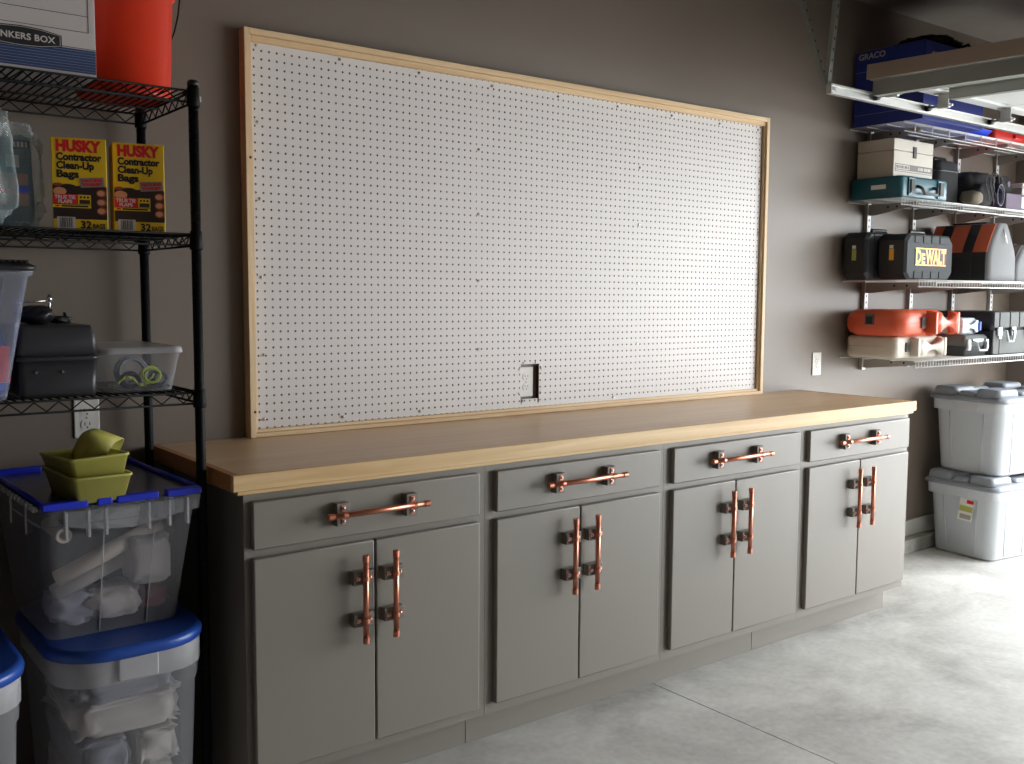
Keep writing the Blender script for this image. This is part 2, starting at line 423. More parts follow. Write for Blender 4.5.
# ---------------------------------------------------------------- pegboard
t = thing('pegboard', 'large framed white pegboard on the wall above the worktop', 'pegboard', (1.6, 0, .9484))
ox, oy, oz = t.location
FL, FR, FT, FB, FD = .354, 2.8477, 2.2036, .9484, .043
HX, HZ, K = .3923, 2.144, -.0036
CUT = (1.440, 1.530, 1.008, 1.135)
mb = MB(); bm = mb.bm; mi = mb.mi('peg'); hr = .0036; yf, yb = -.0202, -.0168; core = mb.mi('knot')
def co(x, y, z): return bm.verts.new((x-ox, y-oy, z+K*(x-HX)-oz))
cxy = [(math.cos(R(a)), math.sin(R(a))) for a in range(0, 360, 45)]
for i in range(96):
    for j in range(-1, 47):
        hx, hz = HX+i*IN, HZ-j*IN
        x0, x1, z0, z1 = hx-IN/2, hx+IN/2, hz-IN/2, hz+IN/2
        if x0 < CUT[1] and x1 > CUT[0] and z0 < CUT[3] and z1 > CUT[2]:
            if hx < CUT[0]: x1 = CUT[0]
            elif hx > CUT[1]: x0 = CUT[1]
            elif hz < CUT[2]: z1 = CUT[2]
            elif hz > CUT[3]: z0 = CUT[3]
            else: continue
            if min(hx-x0, x1-hx, hz-z0, z1-hz) < hr+.0005:
                f = bm.faces.new([co(x0, yf, z0), co(x1, yf, z0), co(x1, yf, z1), co(x0, yf, z1)]); f.material_index = mi
                continue
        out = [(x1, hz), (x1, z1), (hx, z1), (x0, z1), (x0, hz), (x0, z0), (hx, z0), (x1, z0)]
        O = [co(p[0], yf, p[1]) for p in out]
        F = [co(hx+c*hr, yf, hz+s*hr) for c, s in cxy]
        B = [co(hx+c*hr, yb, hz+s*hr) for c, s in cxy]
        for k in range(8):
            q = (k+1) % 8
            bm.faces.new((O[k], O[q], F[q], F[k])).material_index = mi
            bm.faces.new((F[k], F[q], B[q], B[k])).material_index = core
X0, X1, Z0, Z1 = HX-IN/2, HX+95.5*IN, HZ-46.5*IN, HZ+1.5*IN
# cut-out lining
for (a, b) in (((CUT[0], CUT[2]), (CUT[1], CUT[2])), ((CUT[1], CUT[2]), (CUT[1], CUT[3])), ((CUT[1], CUT[3]), (CUT[0], CUT[3])), ((CUT[0], CUT[3]), (CUT[0], CUT[2]))):
    bm.faces.new([co(a[0], yf, a[1]), co(b[0], yf, b[1]), co(b[0], yb, b[1]), co(a[0], yb, a[1])]).material_index = mi
mb.build('perforated_board', t, 'white hardboard with a grid of small holes')
mb = MB()   # furring strips behind the board, round the outlet and the rim
for (x0, x1, z0, z1) in ((FL+.02, FR-.02, FB+.003, FB+.04), (FL+.02, FR-.02, FT-.045, FT-.003), (FL+.02, FL+.04, FB+.05, FT-.05), (FR-.04, FR-.02, FB+.05, FT-.05),
                         (1.22, 1.258, FB+.05, FT-.05), (2.03, 2.068, FB+.05, FT-.05)):
    mb.box(x0-ox, -.0148-oy, z0-oz, x1-ox, -.0005-oy, z1-oz, 'pineh')
mb.box(CUT[1]+.002-ox, -.0148, CUT[2]-.02-oz, CUT[1]+.022-ox, -.0005, CUT[3]+.02-oz, 'knot')
mb.build('backing_strips', t)
def fr(name, x0, z0, x1, z1, d, m, lab=None):
    return MB().box(x0-ox, -d, z0-oz, x1-ox, -.0003, z1-oz, m, .0012).build(name, t, lab)
fr('frame_stile', FL, FB, FL+.019, FT, FD, 'pinev'); fr('frame_stile', FR-.019, FB, FR, FT, FD, 'pinev')
fr('frame_rail', FL+.0193, FT-.019, FR-.0193, FT, FD, 'pineh'); fr('frame_rail', FL+.0193, FB, FR-.0193, FB+.014, FD, 'pineh')
def ins(x0, z0, x1, z1, m):
    return MB().box(x0-ox, -.034, z0-oz, x1-ox, -.0206, z1-oz, m, .0012).build('inner_bead', t)
ins(FL+.0193, FB+.0143, FL+.0265, FT-.0193, 'pinev'); ins(FR-.0265, FB+.0143, FR-.0193, FT-.0193, 'pinev')
ins(FL+.0268, FT-.0378, FR-.0268, FT-.0193, 'pineh'); ins(FL+.0268, FB+.0143, FR-.0268, FB+.0245, 'pineh')
for (x, z) in ((FL+.014, 1.815), (FL+.015, 1.03)):
    MB().cyl((x-ox, -.0432, z-oz), (x-ox, -.0425, z-oz), .0045, 'knot', 10).build('knot', t, 'dark knot in the pine frame')
scr = [(.4, 2.158), (.686, 2.157), (.989, 2.155), (1.299, 2.151), (1.61, 2.151), (1.92, 2.15), (2.23, 2.149), (2.53, 2.148), (2.79, 2.147),
       (.400, 1.927), (.403, 1.693), (.404, 1.45), (.408, 1.207), (.408, 1.003), (2.81, 1.92), (2.81, 1.69), (2.81, 1.45), (2.81, 1.2),
       (1.24, 1.92), (1.24, 1.69), (1.24, 1.45), (1.24, 1.2), (2.05, 1.92), (2.05, 1.69), (2.05, 1.45), (2.05, 1.2), (.686, .99), (.989, .989), (1.92, .985), (2.43, .984)]
sm = None
for (x, z) in scr:
    if sm is None:
        mb = MB(); mb.tube([(0, 0, 0), (0, -.0025, 0), (0, -.0045, 0)], [.0058, .0055, .0025], 'chrome', 10); sm = mb.build('screw', t)
        o = sm
    else: o = sm.copy(); C.objects.link(o)
    o.location = (x-ox, yf, z-oz)
for (x, z) in ((1.452, 1.143), (1.512, 1.143), (1.432, 1.118), (1.540, 1.118), (1.432, 1.028), (1.540, 1.028), (1.452, .998), (1.512, .998)):
    o = MB().tube([(0, 0, 0), (0, -.0025, 0), (0, -.004, 0)], [.0042, .004, .001], 'white', 8).build('screw', t, 'white headed screw by the outlet')
    o.location = (x-ox, yf, z-oz)

# ---------------------------------------------------------------- outlets
def outlet(cx, cz, label):
    t = thing('wall_outlet', label, 'outlet', (cx, 0, cz))
    mb = MB(); mb.box(-.035, -.0055, -.057, .035, -.0002, .057, 'white', .003, seg=3); mb.build('cover_plate', t)
    for s in (-1, 1):
        mb = MB(); T = Matrix.Rotation(R(90), 4, 'X')
        ring = []
        for k in range(24):
            a = 2*math.pi*k/24; ring.append((math.cos(a)*.0172, max(-.0135, min(.0135, math.sin(a)*.0172)), 0))
        mb.loft([ring, [(p[0], p[1], .002) for p in ring]], 'white', smooth=False, T=Matrix.Translation((0, -.0055, s*.0195)) @ T)
        r = mb.build('receptacle', t)
        mb = MB()
        for dx, h in ((-.0065, .0048), (.0065, .0038)): mb.box(dx-.0011, -.0079, s*.0195-h+.003, dx+.0011, -.0076, s*.0195+h+.003, 'slot')
        mb.cyl((0, -.0076, s*.0195-.0075), (0, -.0079, s*.0195-.0075), .0024, 'slot', 10); mb.build('slots', r)
    MB().tube([(0, -.0055, 0), (0, -.0068, 0), (0, -.0072, 0)], [.003, .0028, .001], 'steel', 10).build('screw', t)
    return t
outlet(-.121, 1.043, 'white wall outlet seen behind the black rack, under its third shelf')
outlet(3.308, 1.068, 'white wall outlet on the grey wall left of the wire shelves')
outlet(1.478, 1.068, 'white wall outlet showing through the cut-out in the pegboard')
# ---------------------------------------------------------------- black wire rack
PX1, PX0, PY0, PY1 = .0365, -1.16, -.475, -.055
t = thing('wire_rack', 'black wire shelving rack in the left foreground beside the workbench', 'shelving rack', ((PX0+PX1)/2, (PY0+PY1)/2, 0))
ox, oy = t.location.x, t.location.y
for x in (PX0, PX1):
    for y in (PY0, PY1):
        mb = MB(); X, Y = x-ox, y-oy
        mb.cyl((X, Y, .03), (X, Y, 1.918), .0125, 'rack', 16)
        z = .08
        while z < 1.91:
            mb.tube([(X, Y, z-.0012), (X, Y, z), (X, Y, z+.0012)], [.0126, .0131, .0126], 'rack', 16, cap=False); z += .0254
        p = mb.build('post', t)
        MB().tube([(X, Y, 1.918), (X, Y, 1.928), (X, Y, 1.932)], [.0142, .0142, .010], 'blackp', 16).build('post_cap', p)
        MB().tube([(X, Y, 0), (X, Y, .012), (X, Y, .03)], [.019, .017, .009], 'blackp', 16).build('levelling_foot', p)
def rack_shelf(z):
    mb = MB(); r = .003
    ax0, ax1, ay0, ay1 = PX0-ox, PX1-ox, PY0-oy, PY1-oy
    for zz in (z-.003, z-.031):
        for y in (ay0, ay1): mb.tube([(ax0+.012, y, zz), (ax1-.012, y, zz)], r, 'rack', 6)
        for x in (ax0, ax1): mb.tube([(x, ay0+.012, zz), (x, ay1-.012, zz)], r, 'rack', 6)
    # zigzag trusses
    for y in (ay0, ay1):
        pts = []; x = ax0+.02; k = 0
        while x < ax1-.015: pts.append((x, y, z-.006 if k % 2 else z-.028)); x += .027; k += 1
        mb.tube(pts, .0021, 'rack', 5)
    for x in (ax0, ax1):
        pts = []; y = ay0+.02; k = 0
        while y < ay1-.015: pts.append((x, y, z-.006 if k % 2 else z-.028)); y += .027; k += 1
        mb.tube(pts, .0021, 'rack', 5)
    x = ax0+.03
    while x < ax1-.01: mb.tube([(x, ay0, z-.0035), (x, ay1, z-.0035)], .0022, 'rack', 5); x += .0195
    for f in (.33, .67): mb.tube([(ax0, ay0+(ay1-ay0)*f, z-.008), (ax1, ay0+(ay1-ay0)*f, z-.008)], .0028, 'rack', 5)
    s = mb.build('wire_shelf', t)
    for x in (ax0, ax1):
        for y in (ay0, ay1):
            MB().tube([(x, y, z-.042), (x, y, z-.038), (x, y, z+.004), (x, y, z+.006)], [.0150, .0168, .0152, .0135], 'rack', 16).build('corner_collar', s)
S1, S2, S3 = 1.908, 1.552, 1.149
for z in (S1, S2, S3): rack_shelf(z)
mb = MB(); mb.box(PX1+.0145-ox, PY0-oy-.006, S1-.028, PX1+.019-ox, PY0-oy+.004, S1-.015, 'clip'); mb.build('shelf_clip', t, 'small white clip on the post')

# white cardboard storage box, top shelf
t = thing('storage_box', 'white and blue cardboard file box on the top shelf of the black rack', 'box', (-.35, -.265, S1+.0005))
ox, oy, oz = t.location; bx0, bx1, by0, by1, bh = -.160, .160, -.195, .185, .26
MB().box(bx0, by0, 0, bx1, by1, bh, 'card', .002).build('carton', t)
MB().box(bx0-.004, by0-.004, bh-.035, bx1+.004, by1+.004, bh+.004, 'card', .003).build('lid', t)
mb = MB(); y = by0-.0006
mb.box(bx0+.001, y, .008, bx1-.001, by0+.0005, .062, 'navy')
for k in range(8): mb.box(bx0+.001, y-.0003, .0120+k*.0064, bx1-.001, by0+.0003, .0129+k*.0064, 'navyline')
mb.box(bx0+.001, y-.0003, .0640, bx1-.001, by0+.0003, .0652, 'ink')
mb.build('blue_band', t, 'blue striped printed band')
mb = MB()
for z in (.102, .139): mb.box(bx0+.01, y-.0002, z, bx1-.016, by0+.0003, z+.0011, 'ink')
mb.box(bx1-.0165, y-.0002, .102, bx1-.0155, by0+.0003, .2, 'ink')
mb.box(bx1-.085, y-.0002, .176, bx1-.062, by0+.0003, .186, 'ink')
mb.build('ruled_lines', t)
ring = []
lw_, lh, lcx, lcz = .086, .0235, -.002, .074
pts = [(-1, -.55), (-.5, -.9), (0, -1), (.5, -.9), (1, -.55), (1, .55), (.5, .9), (0, 1), (-.5, .9), (-1, .55)]
mb = MB(); mb.loft([[(lcx+a*lw_, y-.0006, lcz+b*lh) for a, b in pts], [(lcx+a*lw_, y+.0004, lcz+b*lh) for a, b in pts]], 'ink', smooth=False)
mb.loft([[(lcx+a*lw_*.965, y-.0008, lcz+b*lh*.90) for a, b in pts], [(lcx+a*lw_*.965, y-.0004, lcz+b*lh*.90) for a, b in pts]], 'card', smooth=False)
mb.loft([[(lcx+a*lw_*.95, y-.0011, lcz+b*lh*.85) for a, b in pts], [(lcx+a*lw_*.95, y-.0006, lcz+b*lh*.85) for a, b in pts]], 'ink', smooth=False)
lb = mb.build('logo_plate', t, 'black printed logo plate')
text('BANKERS BOX', .0200, (lcx, y-.0013, lcz-.0072), 'card', lb, fit=.142, bold=.0005, align='CENTER', spacing=1.06, ext=.0002)
text('FILES', .012, (bx1-.056, y-.0003, .177), 'ink', t, bold=.0002, ext=.0002)

# orange bucket
t = thing('bucket', 'orange plastic bucket on the top shelf of the black rack', 'bucket', (-.060, -.225, S1+.0005))
mb = MB(); prof = [(.112, 0), (.115, .006), (.124, .26), (.136, .270), (.136, .280), (.128, .282), (.131, .315), (.140, .317), (.140, .33), (.147, .331), (.147, .345), (.136, .347), (.136, .36), (.14, .368), (.133, .368), (.119, .01)]
mb.loft([circ(r, z, 48) for r, z in prof], 'orangeb', True, True); mb.build('bucket_body', t)
mb = MB(); pts = []
for k in range(17):
    a = R(180*k/16); pts.append((.149*math.cos(a), .02*0-.0, .33-.23*math.sin(a)))
Tm = Matrix.Rotation(R(-25), 4, 'Z')
pts = [Tm @ Vector((p[0], .165*math.sin(R(180*k/16))*.9, p[2])) for k, p in enumerate(pts)]
mb.tube(pts, .0022, 'rack', 6); mb.build('bail_handle', t)

# two boxes of contractor bags
def bagbox(cx, cy, rz, label, W_=.130):
    D_, H_ = .115, .221
    t = thing('trash_bag_box', label, 'box', (cx, cy, S2+.0005), rz, 'yellow boxes of bags on the rack')
    MB().box(-W_/2, -D_/2, 0, W_/2, D_/2, H_, 'yellow', .002).build('carton', t)
    y = -D_/2-.0004; x0 = -W_/2
    mb = MB(); mb.box(x0+.0015, y, .026, x0+W_-.0015, y+.0006, .106, 'brownpic')
    def el(cx_, cz_, rx, rz_, m, d=.0003, n=14):
        mb.loft([[(x0+cx_+rx*math.cos(2*math.pi*k/n), y-d, cz_+rz_*math.sin(2*math.pi*k/n)) for k in range(n)], [(x0+cx_+rx*math.cos(2*math.pi*k/n), y+.0003, cz_+rz_*math.sin(2*math.pi*k/n)) for k in range(n)]], m, smooth=False)
    el(.017, .092, .015, .010, 'finger'); el(.035, .104, .018, .006, 'brownpic'); el(.013, .108, .011, .004, 'redfinger')
    for z in (.090, .068, .047): el(W_-.0135, z, .0120, .0095, 'redfinger', .00025); el(W_-.0150, z, .0085, .0065, 'finger', .0004)
    mb.build('printed_picture', t, 'dark printed photograph of hands')
    mb = MB(); mb.box(x0+.001, y-.0005, .062, x0+.056, y+.0004, .085, 'redink')
    mb.box(x0+.057, y-.0004, .062, x0+.086, y+.0004, .085, 'yellow'); mb.box(x0+.060, y-.0006, .063, x0+.084, y, .073, 'brownpic')
    for k in range(3): mb.box(x0+.061+k*.008, y-.0006, .0765, x0+.066+k*.008, y, .0815, 'ink')
    mb.box(x0+.001, y-.0005, .053, x0+.086, y+.0004, .0605, 'yellow')
    mb.box(x0+.006, y-.0007, .0550, x0+.016, y, .0590, 'redink'); mb.box(x0+.020, y-.0007, .0550, x0+.080, y, .0590, 'ink')
    p = mb.build('flap_label', t)
    text('TRUE TIE', .0115, (x0+.005, y-.0007, .0745), 'card', p, fit=.046, bold=.00045, ext=.0001)
    text('FLAPS', .0115, (x0+.013, y-.0007, .0640), 'card', p, fit=.031, bold=.00045, ext=.0001)
    mb = MB(); T = Matrix.Translation((x0+.090, y, .1155)) @ Matrix.Rotation(R(-5), 4, 'Y')
    mb.box(-.027, -.0005, -.0115, .027, .0003, .0115, 'silver', T=T); p = mb.build('strength_label', t)
    text('NATURES', .0095, (x0+.0675, y-.0007, .1150), 'redink', p, bold=.0006, ext=.0001, tilt=R(5), fit=.046)
    text('TOUGHEST', .0095, (x0+.0675, y-.0007, .1055), 'redink', p, bold=.0006, ext=.0001, tilt=R(5), fit=.046)
    mb = MB(); mb.box(x0+.009, y-.0005, .003, x0+.050, y+.0004, .031, 'card')
    rr = random.Random(3); xx = x0+.015
    while xx < x0+.044:
        w_ = rr.choice((.0010, .0016, .0022)); mb.box(xx, y-.0007, .0055, xx+w_, y, .029, 'ink'); xx += w_+rr.choice((.0010, .0016))
    mb.build('barcode', t, 'white barcode patch')
    text('HUSKY', .036, (x0+.011, y, .189), 'redink', t, fit=W_*.82, bold=.0023, ext=.0003)
    text('Contractor', .024, (x0+.011, y, .167), 'ink', t, fit=W_*.82, bold=.0011, ext=.0003)
    text('Clean-Up', .024, (x0+.011, y, .1465), 'ink', t, fit=W_*.68, bold=.0011, ext=.0003)
    text('Bags', .024, (x0+.011, y, .126), 'ink', t, fit=W_*.40, bold=.0011, ext=.0003)
    text('32', .025, (x0+.062, y-.0002, .0045), 'ink', t, bold=.0007, ext=.0003, fit=.024)
    text('BAGS', .016, (x0+.089, y-.0002, .0045), 'ink', t, bold=.0004, ext=.0003, fit=.028)
    return t
bagbox(-.208, -.345, R(-13), 'yellow box of contractor bags on the rack, the one next to the plastic bag', .124)
bagbox(-.068, -.345, R(-11), 'yellow box of contractor bags on the rack, the one nearest the right post', .122)

# crumpled clear bag with teal bundle and printed package, left on second shelf
t = thing('bedding_bag', 'teal folded fleece in a crumpled clear bag at the left of the second rack shelf', 'bag', (-.445, -.37, S2+.0005))
mb = MB(); mb.lump((-.03, .02, .115), (.075, .09, .112), 'tealfab', 3, .12, 4, 1.8, .5); mb.build('fleece', t)
mb = MB(); mb.lump((-.025, .0, .145), (.095, .115, .14), 'bag', 9, .22, 4, 2.4, .5)
mb.build('plastic_bag', t)
t = thing('hanging_package', 'clear packet with printed card leaning beside the teal bag on the rack', 'package', (-.345, -.31, S2+.0005))
mb = MB()
T = Matrix.Rotation(R(-8), 4, 'X')
mb.box(-.045, -.014, .0045, .040, .012, .23, 'print1', .004, T=T)
p = mb.build('printed_card', t)
mb = MB(); mb.box(-.036, -.0155, .055, .028, -.0145, .135, 'print2', T=T); mb.box(-.036, -.016, .085, .03, -.0155, .095, 'redink', T=T); mb.box(0, -.0162, .088, .03, -.0157, .105, 'bluelite', T=T)
mb.box(-.005, -.0165, .195, .036, -.0146, .218, 'ink', T=T)
for k in range(4): mb.box(-.001+k*.009, -.0169, .200, .004+k*.009, -.0164, .213, 'card', T=T)
mb.box(-.02, -.0160, .150, .01, -.0148, .180, 'card', T=T)
mb.build('picture_panel', p)
mb = MB(); mb.lump((.0, -.016, .128), (.055, .03, .125), 'bag', 21, .25, 4, 3, .4); mb.build('clear_wrap', t)

# clear tall bin, dark toolbox, small clear box on third shelf
def open_bin(mb, w0, d0, w1, d1, r, h, m, th=.003, flange=.012, cx=0, cy=0):
    rings = [rrect(w0, d0, r, 0, cx=cx, cy=cy), rrect(w0+(w1-w0)*.05, d0+(d1-d0)*.05, r, h*.03, cx=cx, cy=cy), rrect(w1, d1, r, h-.012, cx=cx, cy=cy), rrect(w1+2*flange, d1+2*flange, r+flange, h-.010, cx=cx, cy=cy), rrect(w1+2*flange, d1+2*flange, r+flange, h, cx=cx, cy=cy)]
    mb.loft(rings, m, True, False)
t = thing('clear_bin', 'tall milky plastic bin cut off by the left edge of the third rack shelf', 'bin', (-.555, -.30, S3+.0005))
mb = MB(); open_bin(mb, .30, .30, .40, .36, .03, .30, 'milkyblue', flange=.010)
for k in range(10): mb.tube([(-.15+k*.033, -.152, .02), (-.185+k*.041, -.1805, .28)], .0016, 'milkyblue', 5)
mb.build('tub', t)
mb = MB(); mb.loft([rrect(.43, .385, .03, .3015), rrect(.43, .385, .03, .312), rrect(.40, .35, .03, .320)], 'blackp')
for k in range(6): mb.box(.13+k*.012, -.18, .320, .137+k*.012, -.02, .325, 'blackp')
mb.build('lid', t, 'black lid')
t = thing('detergent_bottle', 'blue plastic bottle with orange label inside the milky bin', 'bottle', (-.462, -.365, S3+.006))
mb = MB(); mb.loft([rrect(.12, .10, .035, 0), rrect(.145, .13, .045, .02), rrect(.145, .13, .05, .12), rrect(.10, .09, .04, .19), rrect(.05, .05, .024, .225), rrect(.05, .05, .024, .26)], 'prprint'); mb.build('bottle_body', t)
mb = MB(); mb.box(-.05, -.0665, .035, .066, -.0655, .12, 'redp'); mb.build('front_label', t)
t = thing('toolbox', 'dark grey plastic toolbox with domed lid on the third rack shelf', 'toolbox', (-.291, -.315, S3+.0005))
mb = MB()
def xprof(mb, prof, x0, x1, m, smooth=False):
    mb.loft([[(x0, p[0], p[1]) for p in prof], [(x1, p[0], p[1]) for p in prof]], m, smooth=smooth)
mb.loft([rrect(.170, .240, .015, 0), rrect(.175, .25, .015, .01), rrect(.178, .255, .015, .088)], 'toolbox'); b_ = mb.build('lower_shell', t)
mb = MB()
for x in (-.052, .008): mb.tube([(x, -.1275, .062), (x, -.130, .062)], .0035, 'chrome', 8)
mb.build('rivets', b_, 'small bright rivets')
mb = MB(); mb.loft([rrect(.186, .262, .018, .088), rrect(.186, .262, .018, .098)], 'toolbox'); mb.build('rim', t)
mb = MB(); mb.loft([rrect(.180, .254, .012, .0985), rrect(.176, .248, .012, .142), rrect(.168, .238, .012, .164), rrect(.160, .228, .012, .172)], 'toolbox'); mb.build('domed_lid', t)
mb = MB(); mb.box(.090, .03, .085, .0975, .06, .1, 'steel', .002)
mb.build('latch', t)
t = thing('clamp_tool', 'black tool with a small chrome screw lying on top of the dark toolbox', 'tool', (-.305, -.31, S3+.1735))
mb = MB(); mb.lump((-.01, 0, .022), (.045, .05, .024), 'blackp', 5, .3, 3, 2); mb.lump((.05, .0, .01), (.03, .02, .010), 'blackp', 8, .3, 3, 2)
mb.loft([rrect(.014, .012, .003, .0, cx=.067), rrect(.006, .008, .002, .028, cx=.060)], 'blackp'); mb.build('tool_body', t)
mb = MB(); mb.tube([(-.055, -.02, .052), (.022, -.02, .058)], .0022, 'chrome', 8); mb.tube([(.022, -.02, .024), (.022, -.02, .072)], .003, 'chrome', 8)
mb.lump((.022, -.02, .062), (.0065, .0065, .008), 'chrome', 1, .02, 2); mb.build('chrome_screw', t)

t = thing('clear_shoebox', 'small clear plastic box with white lid holding cords on the third rack shelf', 'box', (-.087, -.262, S3+.0005))
mb = MB(); open_bin(mb, .162, .29, .192, .315, .022, .098, 'clear', flange=.003); mb.build('tub', t)
mb = MB(); mb.loft([rrect(.208, .333, .026, .0975), rrect(.212, .337, .028, .0985), rrect(.208, .333, .028, .1115), rrect(.185, .31, .026, .1145), rrect(.175, .30, .024, .1125)], 'milky'); mb.build('lid', t)
def coil(mb, c, r, turns, m, rad, seed=0, squash=1, drop=.0):
    rr = random.Random(seed); pts = []
    for k in range(turns*14):
        a = k*2*math.pi/14; q = r*(1+.12*math.sin(a*.31+seed))
        pts.append((c[0]+q*math.cos(a), c[1]+.012*math.sin(a*.37+seed), c[2]+squash*q*math.sin(a)))
    mb.tube(pts, rad, m, 6)
mb = MB(); pts = []
for k in range(40):
    s_ = k/39; pts.append((-.055+.09*s_, -.135+.004*math.sin(k), .022+.014*math.sin(s_*7)+.012*s_))
mb.tube(pts, .0028, 'lime', 6); coil(mb, (.028, -.132, .040), .022, 3, 'lime', .0028, 2, .9)
tag(mb.build('bundled_rope', None, loc=tuple(t.location)), 'yellow green cord coiled inside the small clear box', 'cord')
mb = MB(); coil(mb, (.052, -.12, .028), .018, 4, 'navycord', .004, 5); coil(mb, (-.02, -.115, .028), .022, 4, 'navycord', .004, 6, .8)
tag(mb.build('bundled_rope', None, loc=tuple(t.location)), 'dark blue cord bundled inside the small clear box', 'cord')
mb = MB(); coil(mb, (.0, -.06, .045), .036, 5, 'greycord', .004, 9); 
tag(mb.build('bundled_rope', None, loc=tuple(t.location)), 'grey cable coiled at the back of the small clear box', 'cord')
# ---------------------------------------------------------------- totes at the left foreground
LZ = .565
def round_bin(loc, label, parts_lab, group='clear bins with blue lids on the floor'):
    t = thing('storage_bin', label, 'bin', loc, 0, group)
    mb = MB(); mb.loft([rrect(.295, .43, .07, .0), rrect(.305, .44, .08, .012), rrect(.338, .495, .10, .43), rrect(.348, .505, .105, .432), rrect(.360, .52, .11, LZ-.022)], 'clear', True, False, )
    mb.build('tub', t)
    mb = MB(); mb.loft([rrect(.350, .508, .10, LZ-.09), rrect(.356, .514, .10, LZ-.09), rrect(.362, .522, .11, LZ-.02)], 'milky', False, False); 
    mb.box(-.05, -.2675, LZ-.085, .045, -.257, LZ-.028, 'milky', .004)
    mb.build('rim_band', t)
    mb = MB(); mb.loft([rrect(.366, .528, .13, LZ-.030, 8), rrect(.378, .542, .135, LZ-.028, 8), rrect(.382, .546, .137, LZ-.012, 8), rrect(.376, .54, .135, LZ-.003, 8), rrect(.352, .515, .125, LZ, 8)], 'bluelid'); mb.build('lid', t, 'blue snap-on lid')
    return t
B1 = (-.172, -.345, 0)
round_bin(B1, 'blue-lidded clear bin full of linens, directly under the big clear tote', None)
round_bin((-.600, -.385, 0), 'blue-lidded clear bin cut off by the bottom left corner', None)
# linens in the bin
def cloth_fold(name, c, s, m, seed, lab, cat='linen', group='linens inside the clear bin'):
    mb = MB(); mb.lump((0, 0, 0), s, m, seed, .20, 4, 3.0, .72); o = mb.build(name, None, loc=c); tag(o, lab, cat, group)
for k, (dx, dy, z, sx, sy, sz, m, lab) in enumerate([
    (.0, 0, .068, .118, .17, .049, 'cloth', 'pale folded cloth at the very bottom of the linen bin'),
    (.0, 0, .168, .120, .175, .046, 'cloth', 'pale folded cloth second from the bottom in the linen bin'),
    (-.062, 0, .262, .060, .175, .046, 'cloth2', 'greyish folded cloth in the left middle of the linen bin'),
    (.066, -.02, .262, .052, .165, .046, 'cloth', 'bunched white cloth at the right middle of the linen bin'),
    (0, 0, .358, .125, .18, .045, 'cloth', 'pale folded cloth near the top of the linen bin'),
    (0, 0, .448, .122, .18, .042, 'cloth2', 'grey white cloth on top of the pile in the linen bin')]):
    cloth_fold('folded_cloth', (B1[0]+dx, B1[1]+dy, z), (sx, sy, sz), m, k+11, lab)
# attached-lid tote on top
TZ = LZ+.0005
t = thing('clear_tote', 'large clear tote with royal blue hinged lid, stacked on the lower blue-lidded bin', 'tote', (-.190, -.300, TZ), R(1.5))
H = .35
mb = MB(); mb.loft([rrect(.312, .345, .03, 0), rrect(.316, .350, .03, .008), rrect(.362, .495, .03, H-.055), rrect(.384, .53, .035, H-.053), rrect(.392, .54, .035, H-.012)], 'clear', True, False)
mb.build('tub', t)
for x in (-.135, -.085, -.045, .055, .105, .15):
    MB().box(x-.003, -.273, H-.085, x+.003, -.256, H-.02, 'milky', .001).build('rib', t)
for x, x2 in ((-.045, -.042), (.075, .072)):
    MB().tube([(x2, -.176, .006), (x, -.249, H-.08)], .0017, 'milky', 5).build('wall_rib', t)
for y in (-.15, 0, .15):
    for s in (-1, 1): MB().box(s*.194-.002, y-.003, H-.085, s*.194+.002, y+.003, H-.02, 'milky', .001).build('rib', t)
mb = MB()   # front handle apron, curved lower edge
pts = [(-.14, H-.02)] + [(-.14+.28*k/10, H-.052-.022*math.sin(math.pi*k/10)) for k in range(11)] + [(.14, H-.02)]
mb.loft([[(x, -.2745, z) for x, z in pts], [(x, -.2715, z) for x, z in pts]], 'clear', smooth=False); mb.build('handle_apron', t)
mb = MB(); mb.loft([rrect(.380, .528, .03, H-.012), rrect(.380, .528, .03, H-.006)], 'lidgrey'); l_ = mb.build('lid', t, 'dark translucent hinged lid')
mb = MB()
for (x0, x1) in ((-.186, -.085), (-.065, -.03), (-.02, .08), (.10, .186)):
    mb.box(x0, -.272, H-.014, x1, -.246, H+.004, 'royal', .003)
for (x0, x1) in ((-.19, -.06), (-.03, .05), (.08, .19)): mb.box(x0, .245, H-.012, x1, .268, H+.008, 'royal', .003)
for s in (-1, 1): mb.tube([(s*.182, -.25, H), (s*.182, .25, H)], .006, 'royal', 8)
mb.build('blue_rim', l_, 'royal blue rim tabs')
for s in (-1, 1):
    for k in range(14): MB().box(s*.193-.006, -.24+k*.035, H-.018, s*.193+.006, -.222+k*.035, H-.006, 'milky', .001).build('hinge_knuckle', l_)
t0 = t
def inside(name, build, lab, cat, dx, dy, dz):
    mb = MB(); build(mb); o = mb.build(name, None, loc=(t0.location.x+dx, t0.location.y+dy, TZ+dz)); tag(o, lab, cat)
inside('paper_roll', lambda m: m.tube([(-.13, -.02, -.045), (.13, .02, .045)], .020, 'paper', 16), 'long pale roll lying diagonally inside the big clear tote', 'roll', 0, -.150, .195)
inside('paper_roll', lambda m: m.tube([(-.12, -.01, -.03), (.11, .02, .05)], .022, 'cloth', 16), 'second pale roll below the diagonal one inside the clear tote', 'roll', -.01, -.125, .135)
def tubeend(m):
    rings = [[(.018*math.cos(2*math.pi*k/20), y, .018*math.sin(2*math.pi*k/20)) for k in range(20)] for y in (-.05, .1)]
    rings2 = [[(.011*math.cos(2*math.pi*k/20), y, .011*math.sin(2*math.pi*k/20)) for k in range(20)] for y in (.1, -.05)]
    m.loft(rings+rings2+[rings[0]], 'paper', False, False)
inside('cardboard_tube', tubeend, 'open end of a cardboard tube at the upper left inside the clear tote', 'tube', -.120, -.165, .262)
